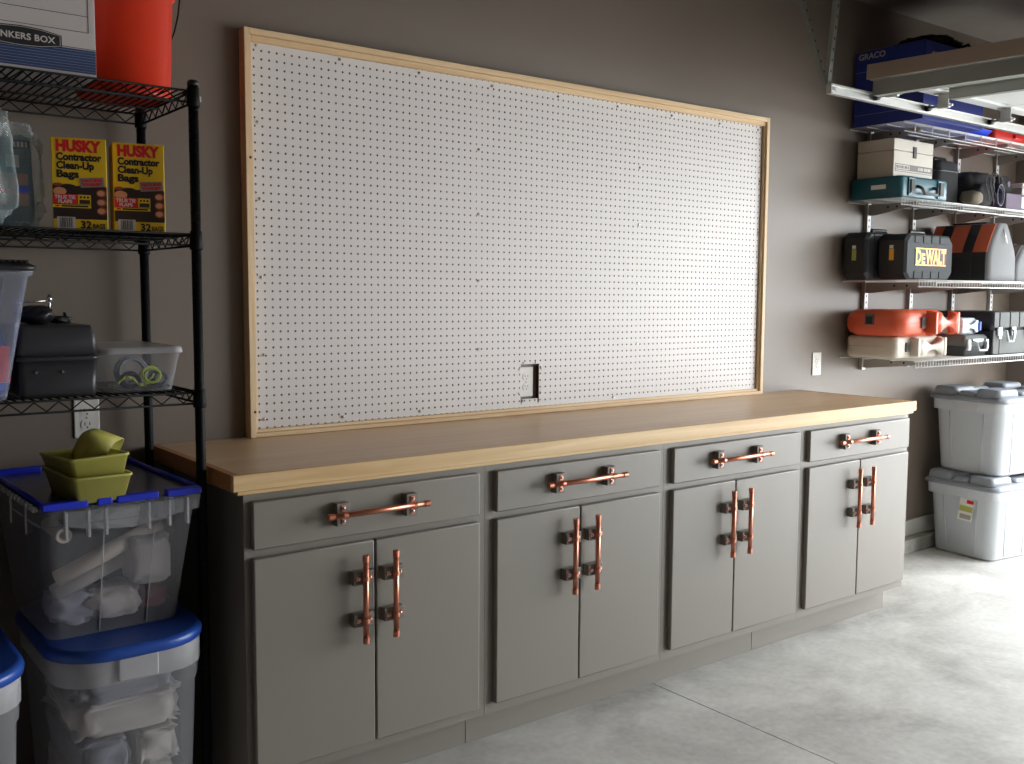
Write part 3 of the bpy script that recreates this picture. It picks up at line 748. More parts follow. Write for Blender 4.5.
inside('cloth_bundle', lambda m: m.lump((0, 0, 0), (.052, .05, .062), 'card', 31, .15, 4, 2, .6), 'white folded cloth at the right inside the big clear tote', 'cloth', .092, -.135, .165)
inside('cloth_bundle', lambda m: m.lump((0, 0, 0), (.075, .06, .040), 'cloth', 33, .3, 4, 2.4, .3), 'crumpled pale cloth at the bottom middle inside the clear tote', 'cloth', .01, -.105, .06)
inside('cloth_bundle', lambda m: m.lump((0, 0, 0), (.058, .06, .045), 'cloth2', 35, .25, 4, 2.4, .3), 'grey cloth at the bottom left inside the big clear tote', 'cloth', -.085, -.095, .062)
inside('cloth_bundle', lambda m: m.lump((0, 0, 0), (.035, .04, .03), 'redcloth', 37, .25, 3, 2.4, .3), 'dark red cloth at the bottom right inside the clear tote', 'cloth', .110, -.115, .055)
inside('cloth_bundle', lambda m: m.lump((0, 0, 0), (.135, .095, .115), 'darkcloth', 39, .2, 4, 2.4, .5), 'dark cloth bundle filling the back of the big clear tote', 'cloth', 0, .045, .155)
inside('cloth_bundle', lambda m: m.lump((0, 0, 0), (.06, .05, .03), 'cloth', 41, .25, 4, 2.4, .3), 'pale cloth near the top middle inside the clear tote', 'cloth', .03, -.09, .27)

# lime plastic trays
def tray(z0, tilt, label, T0):
    mb = MB(); th = .0025
    w0, d0, w1, d1, h = .108, .215, .134, .245, .064
    rings = [rrect(w0, d0, .008, 0, 3), rrect(w1, d1, .01, h-.006, 3), rrect(w1+.006, d1+.006, .012, h-.006, 3), rrect(w1+.006, d1+.006, .012, h, 3), rrect(w1-th*2, d1-th*2, .01, h, 3), rrect(w0-th*2, d0-th*2, .007, th, 3)]
    mb.loft(rings, 'green', True, True)
    return mb
ZL = t0.location.z+H-.0055
tl = (-.242, -.462)
o = tray(0, 0, '', None).build('plastic_tray'); o.location = (tl[0], tl[1], ZL); o.rotation_euler = (0, 0, R(3))
tag(o, 'lime green plastic tray resting directly on the tote lid', 'tray')
o = tray(0, 0, '', None).build('plastic_tray'); o.location = (tl[0]-.002, tl[1]+.002, ZL+.040); o.rotation_euler = (R(-3), R(-2), R(3))
tag(o, 'lime green plastic tray nested on top of the other one', 'tray')
mb = MB(); n = 28
prof = [(.028, 0), (.038, .008), (.042, .024), (.048, .082), (.046, .082), (.036, .01)]
mb.loft([rrect(2*r, 2*r, r*.55, z, 6) for r, z in prof], 'green', True, True)
o = mb.build('plastic_cup'); o.location = (tl[0]-.004, tl[1]+.030, ZL+.128); o.rotation_euler = (R(0), R(118), R(-35))
tag(o, 'lime green plastic cup lying tipped inside the upper tray', 'cup')
# ---------------------------------------------------------------- white wire shelves on the right
SX0, SX1 = 3.512, 5.17
ZS = [1.102, 1.484, 1.876, 2.233]; DS = [.415, .415, .30, .30]; SXL = [3.492, 3.492, 3.508, 3.512]
UPX = [3.683, 4.102, 4.531, 4.96]
names = ['lowest', 'second from the bottom', 'third from the bottom', 'topmost']
for i, (z, d) in enumerate(zip(ZS, DS)):
    t = thing('wire_shelf', 'white wire wall shelf at the right, ' + names[i] + ' of the four', 'shelf', ((SX0+SX1)/2, 0, z-.004), 0, 'white wire shelves on the wall')
    ox = t.location.x; a0, a1 = SXL[i]-ox, SX1-ox
    mb = MB()
    ys = (-.008, -d*.35, -d*.7, -d+.003)
    for y in ys: mb.tube([(a0, y, -.0045), (a1, y, -.0045)], .0028, 'wire', 6)
    x = a0+.006
    while x < a1: mb.tube([(x, -.004, 0), (x, -d, 0)], .0015, 'wire', 5); x += .0254
    mb.build('wire_deck', t)
    mb = MB(); lip = .032 if i < 3 else .045
    mb.tube([(a0, -d-.002, 0), (a1, -d-.002, 0)], .003, 'wire', 6); mb.tube([(a0, -d-.002, -lip), (a1, -d-.002, -lip)], .003, 'wire', 6)
    if i < 3:
        x = a0+.006
        while x < a1: mb.tube([(x, -d-.0035, 0), (x, -d-.0035, -lip)], .0016, 'wire', 5); x += .0254
    else:
        x = a0+.09
        while x < a1: mb.tube([(x, -d-.003, 0), (x, -d-.003, -lip)], .003, 'wire', 6); x += .155
    mb.build('front_lip', t)
    for u in UPX:
        mb = MB(); X = u-ox; L = d-.015
        pts = [(-.012, -.009), (-L, -.009), (-L, -.024), (-.012-.04, -.062), (-.012, -.062)]
        for s in (-1, 1):
            mb.loft([[(X+s*.005-.001, y, zz) for y, zz in pts], [(X+s*.005+.001, y, zz) for y, zz in pts]], 'bracket', smooth=False)
        mb.box(X-.006, -L, -.0105, X+.006, -.012, -.0085, 'bracket')
        for y in (-L*.45, -L*.62): mb.cyl((X-.0063, y, -.025), (X-.0058, y, -.025), .006, 'slot', 10)
        mb.build('shelf_bracket', t)
up_lab = ['leftmost of the slotted uprights behind the wire shelves', 'second slotted upright from the left behind the wire shelves', 'third slotted upright from the left behind the wire shelves', 'rightmost slotted upright behind the wire shelves']
for u, lab in zip(UPX, up_lab):
    mb = MB(); z0, z1 = 1.025, 2.27
    mb.box(-.014, -.0195, z0, -.012, -.0003, z1, 'bracket'); mb.box(.012, -.0195, z0, .014, -.0003, z1, 'bracket'); mb.box(-.014, -.0215, z0, .014, -.0195, z1, 'wire')
    z = z0+.02
    while z < z1-.02:
        mb.box(-.0035, -.0220, z, .0035, -.0214, z+.012, 'slot'); z += .032
    tag(mb.build('shelf_upright', None, loc=(u, 0, 0)), lab, 'shelf upright', 'slotted uprights on the wall')

# ---- helpers for cases on shelves; local origin at left-front-bottom reference
def case_latch(mb, x, y, z, w_=.022, h=.04, m='greyp'):
    mb.box(x-w_/2, y-.008, z-h/2, x+w_/2, y+.001, z+h/2, m, .0015)
    mb.box(x-w_/2+.004, y-.0095, z-h*.25, x+w_/2-.004, y-.0075, z+h*.3, 'slot')
D = .0008
# lowest shelf: beige case + orange case
Z = ZS[0]+D-.0025
t = thing('tool_case', 'beige plastic tool case lying flat on the lowest wire shelf under the orange case', 'case', (3.708, -.165, Z))
mb = MB()
def flatcase(mb, w_, d, h, r, m, e=.012):
    mb.loft([rrect(w_-2*e, d-2*e, r, 0), rrect(w_-e*.6, d-e*.6, r, e*.5), rrect(w_, d, r, e*1.4), rrect(w_, d, r, h-e*1.4), rrect(w_-e*.6, d-e*.6, r, h-e*.5), rrect(w_-2*e, d-2*e, r, h)], m)
flatcase(mb, .400, .28, .108, .03, 'beigep'); mb.build('shell', t)
mb = MB(); mb.loft([rrect(.403, .283, .03, .052), rrect(.403, .283, .03, .056)], 'beigep'); mb.build('seam_rim', t)
mb = MB()
pts = [(-.100, .012), (-.05, .04), (.05, .04), (.100, .012)]
def handle(mb, cx, y0, zc, w_, out, h, m, pinch=.78):
    """moulded grip: full height at both ends, waisted in the middle with finger hollows above and below"""
    rings = []
    for k in range(17):
        s = k/16; x = cx-w_/2+w_*s; q = math.sin(math.pi*s)
        e = min(1, min(s, 1-s)*10); yy = y0-out*(.35+.65*e); hh = h*(1-pinch*q**1.1)/2
        rings.append([(x, yy, zc-hh), (x, yy, zc+hh), (x, yy+out*.45, zc+hh), (x, yy+out*.45, zc-hh)])
    mb.loft(rings, m, smooth=True)
    for s in (-1, 1): mb.box(cx+s*w_/2-.012, y0-out*.9, zc-h*.46, cx+s*w_/2+.012, y0+.002, zc+h*.46, m, .006)
handle(mb, .055, -.140, .054, .24, .050, .098, 'beigep')
mb.build('carry_handle', t)
for x in (-.105, .178):
    mb = MB(); case_latch(mb, x, -.140, .055, .026, .045); mb.build('latch', t)
t = thing('tool_case', 'orange plastic tool case with rounded corners stacked on the beige case', 'case', (3.697, -.185, Z+.1088))
mb = MB(); flatcase(mb, .445, .335, .128, .08, 'orangec', .032); mb.build('shell', t)
mb = MB(); mb.loft([rrect(.448, .338, .081, .064), rrect(.448, .338, .081, .067)], 'orangec'); mb.build('seam_rim', t)
mb = MB(); handle(mb, .100, -.166, .064, .20, .060, .118, 'orangec'); mb.build('carry_handle', t)
mb = MB(); case_latch(mb, -.042, -.169, .066, .036, .052); mb.build('latch', t)
mb = MB(); mb.box(-.2275, -.02, .055, -.2215, .03, .108, 'greyp', .002); mb.box(-.2285, -.012, .06, -.2273, .022, .095, 'slot'); mb.build('latch', t)
# silver tackle box + blue white case
t = thing('tackle_box', 'small silver grey tackle box with big front latches on the lowest wire shelf', 'tackle box', (4.132, -.27, Z))
mb = MB(); mb.loft([rrect(.215, .20, .012, 0), rrect(.225, .21, .012, .05), rrect(.228, .214, .012, .052)], 'blackcase'); mb.build('base_shell', t)
mb = MB(); mb.loft([rrect(.228, .214, .012, .0525), rrect(.224, .21, .012, .095), rrect(.20, .19, .012, .108)], 'greyp'); mb.build('lid_shell', t)
for x in (-.088, .088):
    mb = MB(); mb.box(x-.014, -.118, .03, x+.014, -.107, .085, 'silverc', .002); mb.box(x-.010, -.121, .038, x+.010, -.1175, .06, 'white', .002); mb.build('latch', t)
mb = MB(); mb.tube([(-.055, -.112, .075), (-.05, -.135, .07), (-.038, -.14, .03), (.038, -.14, .03), (.05, -.135, .07), (.055, -.112, .075)], .006, 'silverc', 8)
mb.box(-.055, -.116, .07, .055, -.108, .088, 'silverc', .002); mb.build('carry_handle', t)
t = thing('accessory_case', 'small white case with a blue end on top of the silver tackle box', 'case', (4.115, -.255, Z+.1085))
mb = MB(); flatcase(mb, .16, .17, .085, .02, 'silverc', .008); mb.build('shell', t)
mb = MB(); handle(mb, -.01, -.084, .042, .135, .02, .07, 'bluew'); mb.build('carry_handle', t, 'white moulded handle')
mb = MB(); mb.box(.062, -.112, .02, .078, -.080, .066, 'bluecap', .003); mb.build('end_cap', t, 'blue end cap')
# grey ribbed toolbox
t = thing('toolbox', 'large ribbed grey and black toolbox at the right end of the lowest wire shelf', 'toolbox', (4.465, -.215, Z))
mb = MB(); mb.loft([rrect(.42, .355, .02, 0), rrect(.43, .36, .02, .13)], 'blackcase'); mb.build('base_shell', t)
mb = MB(); mb.loft([rrect(.436, .366, .02, .1305), rrect(.434, .364, .02, .215), rrect(.41, .34, .02, .226)], 'blackcase'); mb.build('lid_shell', t)
mb = MB()
for (x0, x1) in ((-.215, -.165), (-.155, -.055), (-.045, .045), (.055, .155), (.165, .215)):
    mb.box(x0, -.190, .142, x1, -.178, .222, 'greyp', .003)
for (x0, x1) in ((-.212, -.15), (-.145, .145), (.15, .212)): mb.box(x0, -.186, .004, x1, -.177, .128, 'greyp', .003)
mb.build('ribbed_front', t, 'grey ribbed front panels')
for x in (-.165, -.02, .14):
    mb = MB(); mb.box(x-.022, -.199, .10, x+.022, -.188, .145, 'silverc', .002); mb.box(x-.012, -.2015, .085, x+.012, -.198, .125, 'white', .002); mb.build('latch', t)
mb = MB(); mb.tube([(-.125, -.19, .13), (-.12, -.208, .125), (-.105, -.213, .07), (-.055, -.213, .07), (-.04, -.208, .125), (-.035, -.19, .13)], .006, 'silverc', 8); mb.build('carry_handle', t)

# second shelf: black drill cases
Z = ZS[1]+D-.0025
def drillcase(loc, w_, d, h, label, face, yl, rz=0):
    t = thing('drill_case', label, 'case', loc, rz, 'black power tool cases')
    mb = MB()
    def ring(y, e):
        c = .03; W2 = w_/2-e
        return [(-W2+c, y, e), (W2-c, y, e), (W2, y, c+e), (W2, y, h-c-e), (W2-c, y, h-e), (-W2+c, y, h-e), (-W2, y, h-c-e), (-W2, y, c+e)]
    mb.loft([ring(-d/2+.012, .0), ring(d/2-.012, 0), ring(d/2, .012)], 'blackcase', smooth=False); mb.build('shell', t)
    mb = MB(); mb.loft([ring(-d/2, .010), ring(-d/2+.0118, .0)], face, smooth=False)
    for x in (-.11, -.035, .04, .115):
        for (z0, z1) in ((h-.043, h-.008), (.008, .043)):
            mb.box(x-.032, -d/2-.0035, z0, x+.032, -d/2+.001, z1, face, .002)
    f = mb.build('front_panel', t, 'grey ribbed front panel' if face == 'greyface' else None)
    mb = MB(); mb.box(-w_/2-.0012, yl-.012, .095, -w_/2+.0003, yl+.012, .15, 'dwyellow' if face == 'greyface' else 'stickg'); mb.box(-w_/2-.0016, yl-.009, .152, -w_/2+.0003, yl+.011, .168, 'sticker'); mb.build('end_label', t)
    mb = MB(); mb.tube([(-.07, 0, h-.006), (-.06, 0, h+.016), (.06, 0, h+.016), (.07, 0, h-.006)], .009, 'blackp', 8); mb.build('carry_handle', t)
    return t, f
drillcase((3.668, -.088, Z), .41, .135, .232, 'black tool case standing against the wall behind the yellow-lettered one', 'blackcase', .0)
t, f = drillcase((3.762, -.237, Z), .425, .155, .222, 'black tool case with yellow DEWALT lettering on its grey front', 'greyface', -.0)
mb = MB(); y = -.0782
mb.box(-.135, y-.0015, .0705, .145, y, .156, 'ink'); mb.box(-.135, y-.0022, .150, .145, y-.001, .156, 'dwyellow'); mb.box(-.135, y-.0022, .0705, .145, y-.001, .0765, 'dwyellow')
lp = mb.build('name_plate', t)
text('D', .092, (-.131, y-.0015, .0820), 'dwyellow', lp, bold=.004, fit=.048, ext=.001)
text('E', .066, (-.079, y-.0015, .0820), 'dwyellow', lp, bold=.003, fit=.031, ext=.001)
text('WALT', .092, (-.044, y-.0015, .0820), 'dwyellow', lp, bold=.004, fit=.186, ext=.001)
# gatemouth tool bag, orange / black / grey
def toolbag(loc, w_, d, h, label, side, mtop, rz=0):
    t = thing('tool_bag', label, 'bag', loc, rz)
    mb = MB(); rings = []
    for k in range(9):
        s = k/8; z = h*s; q = 1-.72*max(0, s-.45)**1.2/.55**1.2*.9
        rings.append(rrect(w_*q, d*(1-.04*s), .03, z, 4))
    mb.loft(rings, 'greyf'); mb.build('end_panels', t, 'light grey fabric ends')
    mb = MB()
    def X(z): s = z/h; return w_/2*(1-.72*max(0, s-.45)**1.2/.55**1.2*.9)
    def panel(y0, y1, z0, z1, m, off=.004):
        for sg in (-1, 1):
            n_ = 6; vs0 = []; 
            rings = []
            for k in range(n_+1):
                z = z0+(z1-z0)*k/n_; x = sg*(X(z)+off)
                rings.append([(x, y0, z), (x, y1, z), (sg*(X(z)-.004), y1, z), (sg*(X(z)-.004), y0, z)])
            mb.loft(rings, m, smooth=False)
    dd = d/2-.022
    panel(-dd, dd, .004, h*.5, 'blackf'); panel(-dd, dd, h*.5, h*.985, side, .003)
    mb.build('side_panels', t, 'orange over black side panels' if side == 'orangef' else 'side panels')
    mb = MB()
    for y in (-d*.17, d*.22):
        for sg in (-1, 1):
            n_ = 6; rings = []
            for k in range(n_+1):
                z = .01+(h*.99-.01)*k/n_; x = sg*(X(z)+.008); rings.append([(x, y-.026, z), (x, y+.026, z), (sg*(X(z)), y+.026, z), (sg*(X(z)), y-.026, z)])
            mb.loft(rings, 'blackf', smooth=False)
    mb.box(-.02, -d*.25, h-.004, .02, d*.25, h+.012, 'blackf', .004); mb.build('straps', t)
    mb = MB(); mb.tube([(0, -dd-.01, h*.95), (-.01, -d/2-.004, h*.80), (.012, -d/2-.006, h*.66)], .004, 'steel', 6); mb.build('zipper', t)
    return t
toolbag((4.325, -.215, Z), .29, .37, .300, 'orange, black and grey fabric tool bag beside the yellow-lettered case', 'orangef', None)
toolbag((4.645, -.215, Z), .30, .34, .20, 'plain grey fabric bag right of the orange and black bag', 'greyf', None)

# third shelf
Z = ZS[2]+D-.0025
t = thing('tool_case', 'teal plastic tool case lying flat on the third wire shelf', 'case', (3.725, -.155, Z))
mb = MB(); flatcase(mb, .42, .285, .105, .022, 'teal', .008); mb.build('shell', t)
mb = MB(); mb.box(-.2112, -.06, .045, -.2095, .02, .066, 'sticker'); mb.build('side_label', t, 'small pale side label')
for x in (-.13, .13):
    mb = MB(); mb.box(x-.028, -.150, .01, x+.028, -.140, .098, 'teal', .002); mb.box(x-.017, -.157, .025, x+.017, -.149, .088, 'greyp', .003); mb.box(x-.02, -.1525, .02, x-.012, -.149, .075, 'slot'); mb.build('latch', t)
mb = MB(); mb.tube([(-.075, -.142, .06), (-.07, -.165, .05), (-.055, -.172, .024), (.055, -.172, .024), (.07, -.165, .05), (.075, -.142, .06)], .008, 'greyp', 8); mb.build('carry_handle', t)
t = thing('instrument_box', 'cream hinged box with a printed strip, on top of the teal case', 'box', (3.735, -.125, Z+.1058))
mb = MB(); mb.box(-.178, -.10, 0, .172, .10, .128, 'beige', .003); mb.build('base', t)
mb = MB(); mb.box(-.178, -.10, .1295, .172, .10, .186, 'beige', .003); mb.build('lid', t)
mb = MB(); mb.box(-.012, -.106, .10, .014, -.0995, .155, 'greyp', .002); mb.build('clasp', t)
mb = MB(); y = -.1003
mb.box(-.165, y-.0006, .028, .165, y+.0004, .066, 'greyink'); mb.box(-.160, y-.0010, .040, -.04, y, .062, 'beige'); mb.box(-.16, y-.001, .031, .16, y, .036, 'beige')
lp = mb.build('printed_strip', t)
for k in range(3): pass
mb = MB()
for k, (a, b) in enumerate([(-.155, -.135), (-.13, -.118), (-.114, -.092), (-.085, -.06), (-.056, -.046)]): mb.box(a, y-.0013, .044, b, y-.0009, .058, 'greyink')
for k, (a, b) in enumerate([(.035, .045), (.049, .058), (.062, .078), (.09, .105), (.109, .12), (.124, .15)]): mb.box(a, y-.0013, .044, b, y-.0005, .058, 'beige')
mb.build('print_marks', lp)
t = thing('padded_bag', 'boxy black padded bag right of the cream box on the third wire shelf', 'bag', (4.065, -.14, Z))
mb = MB(); mb.loft([rrect(.20, .17, .03, 0), rrect(.215, .18, .035, .04), rrect(.21, .178, .035, .18), rrect(.20, .17, .03, .212), rrect(.16, .13, .03, .225)], 'blackf'); mb.build('bag_body', t)
mb = MB(); mb.loft([rrect(.218, .184, .035, .165), rrect(.218, .184, .035, .175)], 'blackp'); mb.build('zipper', t)
mb = MB(); mb.tube([(-.07, -.03, .22), (-.05, -.03, .240), (.05, -.03, .240), (.07, -.03, .22)], .007, 'blackf', 8); mb.build('carry_handle', t)
t = thing('backpack', 'slumped black backpack with looping straps on the third wire shelf', 'backpack', (4.325, -.19, Z))
mb = MB(); mb.lump((0.02, .02, .098), (.118, .12, .097), 'backpack', 51, .14, 4, 1.8, .35); mb.build('bag_body', t)
mb = MB(); mb.lump((-.02, -.09, .06), (.08, .035, .058), 'backpack', 53, .15, 3, 1.8, .3); mb.build('front_pocket', t)
mb = MB(); 
for (x0, s, rr_) in ((.03, 1, .062), (.065, 1.2, .055), (-.02, 1, .05)):
    pts = [(x0+rr_*math.cos(a)*.6*s, -.125-.01*math.sin(a*2), .095+rr_*math.sin(a)*1.3) for a in [R(20+300*k/18) for k in range(19)]]
    mb.tube(pts, .0032, 'strapgrey', 6)
mb.build('shoulder_strap', t)
mb = MB(); pts = [(.075+.035*math.cos(a), -.14, .062+.055*math.sin(a)) for a in [R(360*k/20) for k in range(20)]]; mb.tube(pts, .003, 'greycord', 6, closed=True)
pts = [(.05+.03*math.cos(a), -.146, .055+.045*math.sin(a)) for a in [R(360*k/20) for k in range(20)]]; mb.tube(pts, .003, 'navycord', 6, closed=True); mb.build('cord_loop', t, 'blue grey cord loops')
mb = MB(); mb.lump((-.13, -.09, .04), (.05, .05, .038), 'khaki', 55, .2, 3, 2, .2); tag(mb.build('cloth_bundle', None, loc=tuple(t.location)), 'khaki bundled cloth between the teal case and the backpack', 'cloth')
t = thing('small_carton', 'mauve grey carton with a white label at the right of the third wire shelf', 'box', (4.70, -.165, Z))
mb = MB(); mb.box(-.15, -.12, 0, .15, .12, .088, 'purple', .003); mb.build('carton', t)
mb = MB(); mb.box(.02, -.1215, .015, .09, -.1202, .075, 'sticker'); mb.build('white_label', t)
t = thing('camera_bag', 'small dark bag with a pale badge on top of the mauve carton', 'bag', (4.635, -.165, Z+.0885))
mb = MB(); mb.loft([rrect(.14, .15, .03, 0), rrect(.15, .16, .03, .03), rrect(.145, .15, .03, .085), rrect(.11, .12, .03, .10)], 'blackf'); mb.build('bag_body', t)
mb = MB(); mb.cyl((.01, -.0795, .055), (.01, -.083, .055), .016, 'purple', 14); mb.build('badge', t)
t = thing('flat_box', 'pale grey flat box on the mauve carton at the frame edge', 'box', (4.80, -.165, Z+.0885))
mb = MB(); mb.box(-.078, -.12, 0, .078, .11, .040, 'bracket', .004); mb.build('carton', t)
mb = MB(); mb.box(-.08, -.122, .0402, .08, .112, .064, 'card', .003); mb.build('lid', t)

# top shelf
Z = ZS[3]+D-.0025
t = thing('blue_carton', 'large blue carton with white GRACO lettering on the top wire shelf', 'box', (3.80, -.20, Z))
mb = MB(); mb.box(-.275, -.185, 0, .275, .185, .362, 'blueg', .003); mb.build('carton', t)
text('GRACO', .040, (-.2757, .165, .322), 'bracket', t, face='-x', fit=.145, bold=.0012, ext=.0003)
text('GRACO', .044, (-.22, -.1857, .285), 'bracket', t, face='-y', sx=1.0, bold=.0012, ext=.0003)
mb = MB(); mb.box(-.2762, -.18, .262, -.2752, .18, .264, 'navyline'); mb.box(-.2762, -.18, .055, -.2752, .18, .057, 'navyline'); mb.build('printed_lines', t)
t = thing('black_tarp', 'black crumpled bundle lying on top of the blue carton', 'bundle', (3.90, -.19, Z+.3625))
mb = MB(); mb.lump((0, 0, .045), (.17, .14, .045), 'backpack', 61, .35, 4, 2.2, .1)
mb.build('bundle', t)
mb = MB(); mb.tube([(.06, -.1, .03), (.12, -.13, .06), (.16, -.14, .03), (.10, -.15, .01)], .008, 'blackf', 6); mb.build('strap', t)
t = thing('plastic_pan', 'bright blue plastic pan at the edge of the top wire shelf', 'pan', (4.215, -.20, Z))
mb = MB(); mb.loft([rrect(.22, .17, .03, 0), rrect(.26, .21, .04, .03), rrect(.27, .22, .04, .031), rrect(.27, .22, .04, .034), rrect(.25, .20, .04, .033), rrect(.212, .162, .03, .004)], 'bluelite'); mb.build('pan_body', t)
t = thing('red_case', 'red plastic case lying on the top wire shelf right of the blue carton', 'case', (4.56, -.17, Z))
mb = MB(); flatcase(mb, .36, .24, .058, .025, 'redp', .008); mb.build('shell', t)
mb = MB(); mb.box(.02, -.135, .018, .1, -.119, .04, 'redp', .004); mb.build('carry_handle', t)

# ---------------------------------------------------------------- grey totes on floor, right
def grey_tote(loc, rz, label, z=0, sticker=False, H=.385, sc_=1):
    t = thing('grey_tote', label, 'tote', loc, rz, 'grey lidded totes')
    W0, D0, W1, D1 = .54, .36, .62, .425
    def rr(w_, d, zz): 
        return rrect(w_, d, .055, zz, 5)
    mb = MB(); mb.loft([rr(W0-.03, D0-.03, 0), rr(W0, D0, .015), rr(W1-.04, D1-.03, H-.075), rr(W1-.005, D1, H-.073), rr(W1, D1+.005, H-.012)], 'bin', True, False)
    # shallow recessed panels on the end and the front
    for sg in (-1, 1):
        mb.box(sg*(W1/2-.012)-.012, -.075, H-.07, sg*(W1/2-.012)+.0135, .075, H-.028, 'bin', .004)
        mb.tube([(sg*(W0/2+.000), -.085, .02), (sg*(W1/2-.022), -.10, H-.08)], .004, 'bin', 6); mb.tube([(sg*(W0/2+.000), .085, .02), (sg*(W1/2-.022), .10, H-.08)], .004, 'bin', 6)
        for x in (-.16, 0, .16): mb.tube([(x, sg*(D0/2), .02), (x*1.1, sg*(D1/2-.017), H-.08)], .004, 'bin', 6)
    mb.build('tub', t)
    mb = MB(); mb.loft([rr(W1+.015, D1+.02, H-.018), rr(W1+.026, D1+.03, H-.014), rr(W1+.026, D1+.03, H-.002), rr(W1+.010, D1+.014, H+.006), rr(W1-.03, D1-.03, H+.016)], 'binlid')
    for (x, y, w_, d) in ((-.218, -.125, .175, .135), (-.218, .125, .175, .135), (.218, -.125, .175, .135), (.218, .125, .175, .135), (0, -.155, .20, .07), (0, .155, .20, .07), (-.27, 0, .07, .09), (.27, 0, .07, .09)):
        big = abs(x) > .2 and abs(y) > .1; hh = .054 if big else .036
        mb.loft([rrect(w_+.012, d+.012, .025, H+.010, 4, x, y), rrect(w_, d, .025, H+hh-.008, 4, x, y), rrect(w_-.02, d-.02, .02, H+hh, 4, x, y)], 'binlid')
    mb.loft([rrect(.40, .20, .03, H+.014), rrect(.39, .19, .03, H+.022)], 'binlid')
    mb.build('lid', t, 'darker grey lid')
    if sticker:
        mb = MB(); T = Matrix.Translation((-W1/2+.0085, -.045, H-.135)) @ Matrix.Rotation(R(6), 4, 'Y') @ Matrix.Rotation(R(3), 4, 'X')
        mb.box(-.0015, -.042, -.058, .0005, .042, .058, 'sticker', T=T); mb.box(-.0022, -.04, .035, -.0013, .0, .054, 'redink', T=T); mb.box(-.0022, -.04, -.01, -.0013, .038, .02, 'stickg', T=T); mb.box(-.0022, -.036, -.05, -.0013, .03, -.025, 'bracket', T=T)
        mb.build('sticker', t, 'white product sticker')
    return t
GZ = .0
grey_tote((4.565, -.285, 0), R(-7), 'grey tote with a small sticker on the floor at the right, the lower of two', sticker=True, H=.400)
grey_tote((4.58, -.285, .4545), R(-6), 'grey tote stacked on top of the other one under the wire shelves', H=.410)
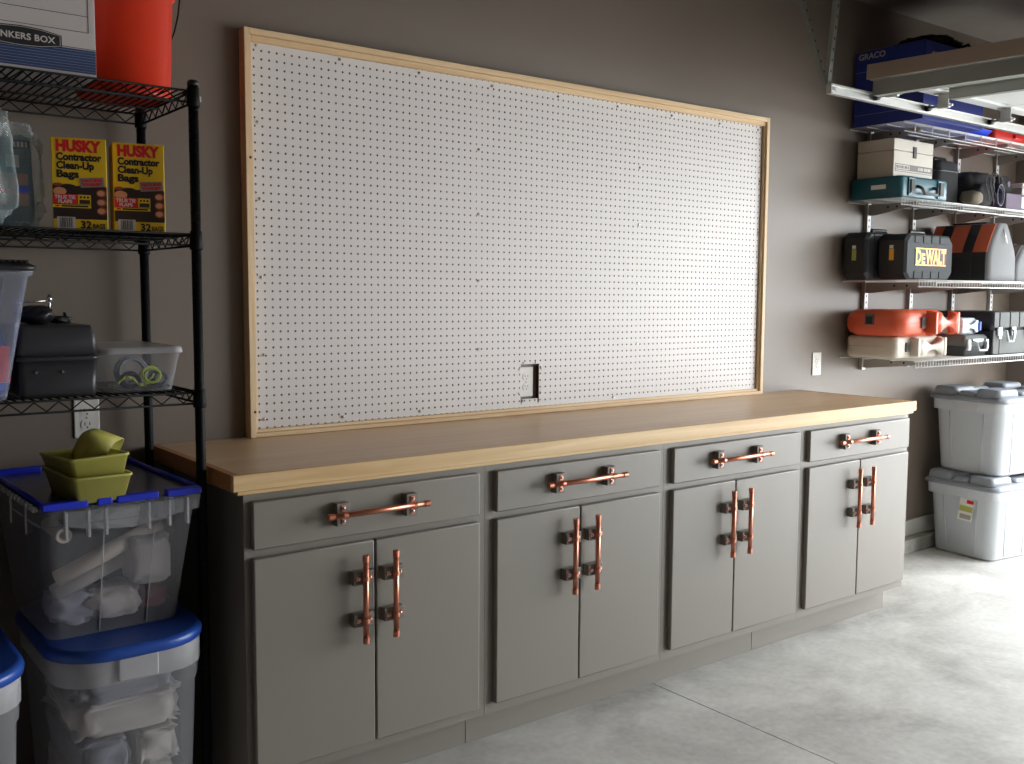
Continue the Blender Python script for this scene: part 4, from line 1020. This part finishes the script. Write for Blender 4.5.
# ---------------------------------------------------------------- overhead door and track
TY = -.5
t = thing('door_track', 'galvanised overhead door track hung from the ceiling at the upper right', 'track', (2.618, TY, 2.212))
L = WX-.35-2.618
prof = [(-.012, .007), (-.012, .0), (.012, .0), (.012, .002), (.012, .038), (.012, .040), (-.012, .040), (-.012, .033), (-.010, .033), (-.010, .038), (.0102, .038), (.0102, .002), (-.010, .002), (-.010, .007)]
mb = MB(); mb.loft([[(0, -.012+p[0]*1.0, p[1]) for p in prof], [(L, -.012+p[0], p[1]) for p in prof]], 'galv', smooth=False); mb.build('rail', t)
mb = MB(); mb.box(-.002, -.024, 0, .004, .0, .040, 'galv', .001); mb.box(.006, -.022, .01, .03, -.001, .03, 'steel', .002); mb.build('end_stop', t)
for k, (dx, ddx, ddy) in enumerate([(.02, .065, -.01), (.016, .0, .215)]):
    mb = MB(); p0 = Vector((dx, .003, .03)); p1 = Vector((dx+ddx, .003+ddy, CZ-2.216-.0005))
    for off in (Vector((-.001, 0, 0)), ):
        w_ = .012
        a = [(p0.x-w_, p0.y, p0.z), (p0.x+w_, p0.y, p0.z), (p0.x+w_, p0.y+.002, p0.z), (p0.x-w_+.002, p0.y+.002, p0.z), (p0.x-w_+.002, p0.y+.02, p0.z), (p0.x-w_, p0.y+.02, p0.z)]
        b = [(q[0]+p1.x-p0.x, q[1]+p1.y-p0.y, p1.z) for q in a]
        mb.loft([a, b], 'strut', smooth=False)
    # punched holes
    for q in range(14):
        s = (q+.5)/14; c = p0.lerp(p1, s); mb.box(c.x-.002, c.y-.0012, c.z-.005, c.x+.003, c.y+.0012, c.z+.005, 'slot')
    mb.build('hanger_strap', t)
t = thing('garage_door', 'open sectional garage door lying overhead along its track', 'garage door', (2.872, TY-.022, 2.30))
t.rotation_euler = (R(1.3), 0, 0)
Wd = -(OP_Y1-OP_Y0)+.05
n = 4; sl = .535
for k in range(n):
    x0 = k*sl; mb = MB()
    mb.box(x0, -Wd, .008, x0+sl-.004, 0, .055, 'doortan' if k == 99 else 'door', .003)
    p = mb.build('door_section', t)
    mb = MB()
    for y in (-.04, -1.2, -2.4, -3.6, -Wd+.04): mb.box(x0+.004, y-.035, -.004, x0+sl-.008, y+.035, .0075, 'door', .001)
    mb.build('section_stiles', p)
mb = MB(); mb.box(-.016, -Wd, -.002, -.0006, -.0, .058, 'doortan', .002); mb.build('top_edge_cap', t, 'brownish top edge of the door')
mb = MB()
def strut(x0, x1, z0, ys=-.015):
    mb.box(x0, -Wd+.01, z0, x0+.002, ys, -.002, 'strut'); mb.box(x1-.002, -Wd+.01, z0, x1, ys, -.002, 'strut'); mb.box(x0, -Wd+.01, z0, x1, ys, z0+.002, 'strut'); mb.box(x0-.014, -Wd+.01, -.0065, x0, ys, -.0045, 'strut'); mb.box(x1, -Wd+.01, -.0065, x1+.014, ys, -.0045, 'strut')
strut(.012, .058, -.066); mb.build('stiffening_strut', t)
mb = MB(); strut(.385, .425, -.050, -.14); mb.build('stiffening_strut', t)
for x in (.075, .475, 1.03, 1.565):
    mb = MB(); mb.box(x-.02, -.10, -.010, x+.02, -.03, -.0045, 'galv', .001); mb.box(x-.003, -.09, -.05, x+.003, -.04, -.006, 'galv', .001)
    mb.cyl((x, -.11, -.060), (x, -.004, -.060), .005, 'steel', 8); mb.box(x-.009, -.095, -.070, x+.009, -.040, -.050, 'galv', .002)
    h_ = mb.build('hinge_bracket', t)
    mb = MB(); mb.tube([(x, -.006, -.060), (x, -.004, -.060), (x, .014, -.060), (x, .016, -.060)], [.012, .0158, .0158, .012], 'blackp', 16); mb.build('roller', h_, 'dark nylon roller')
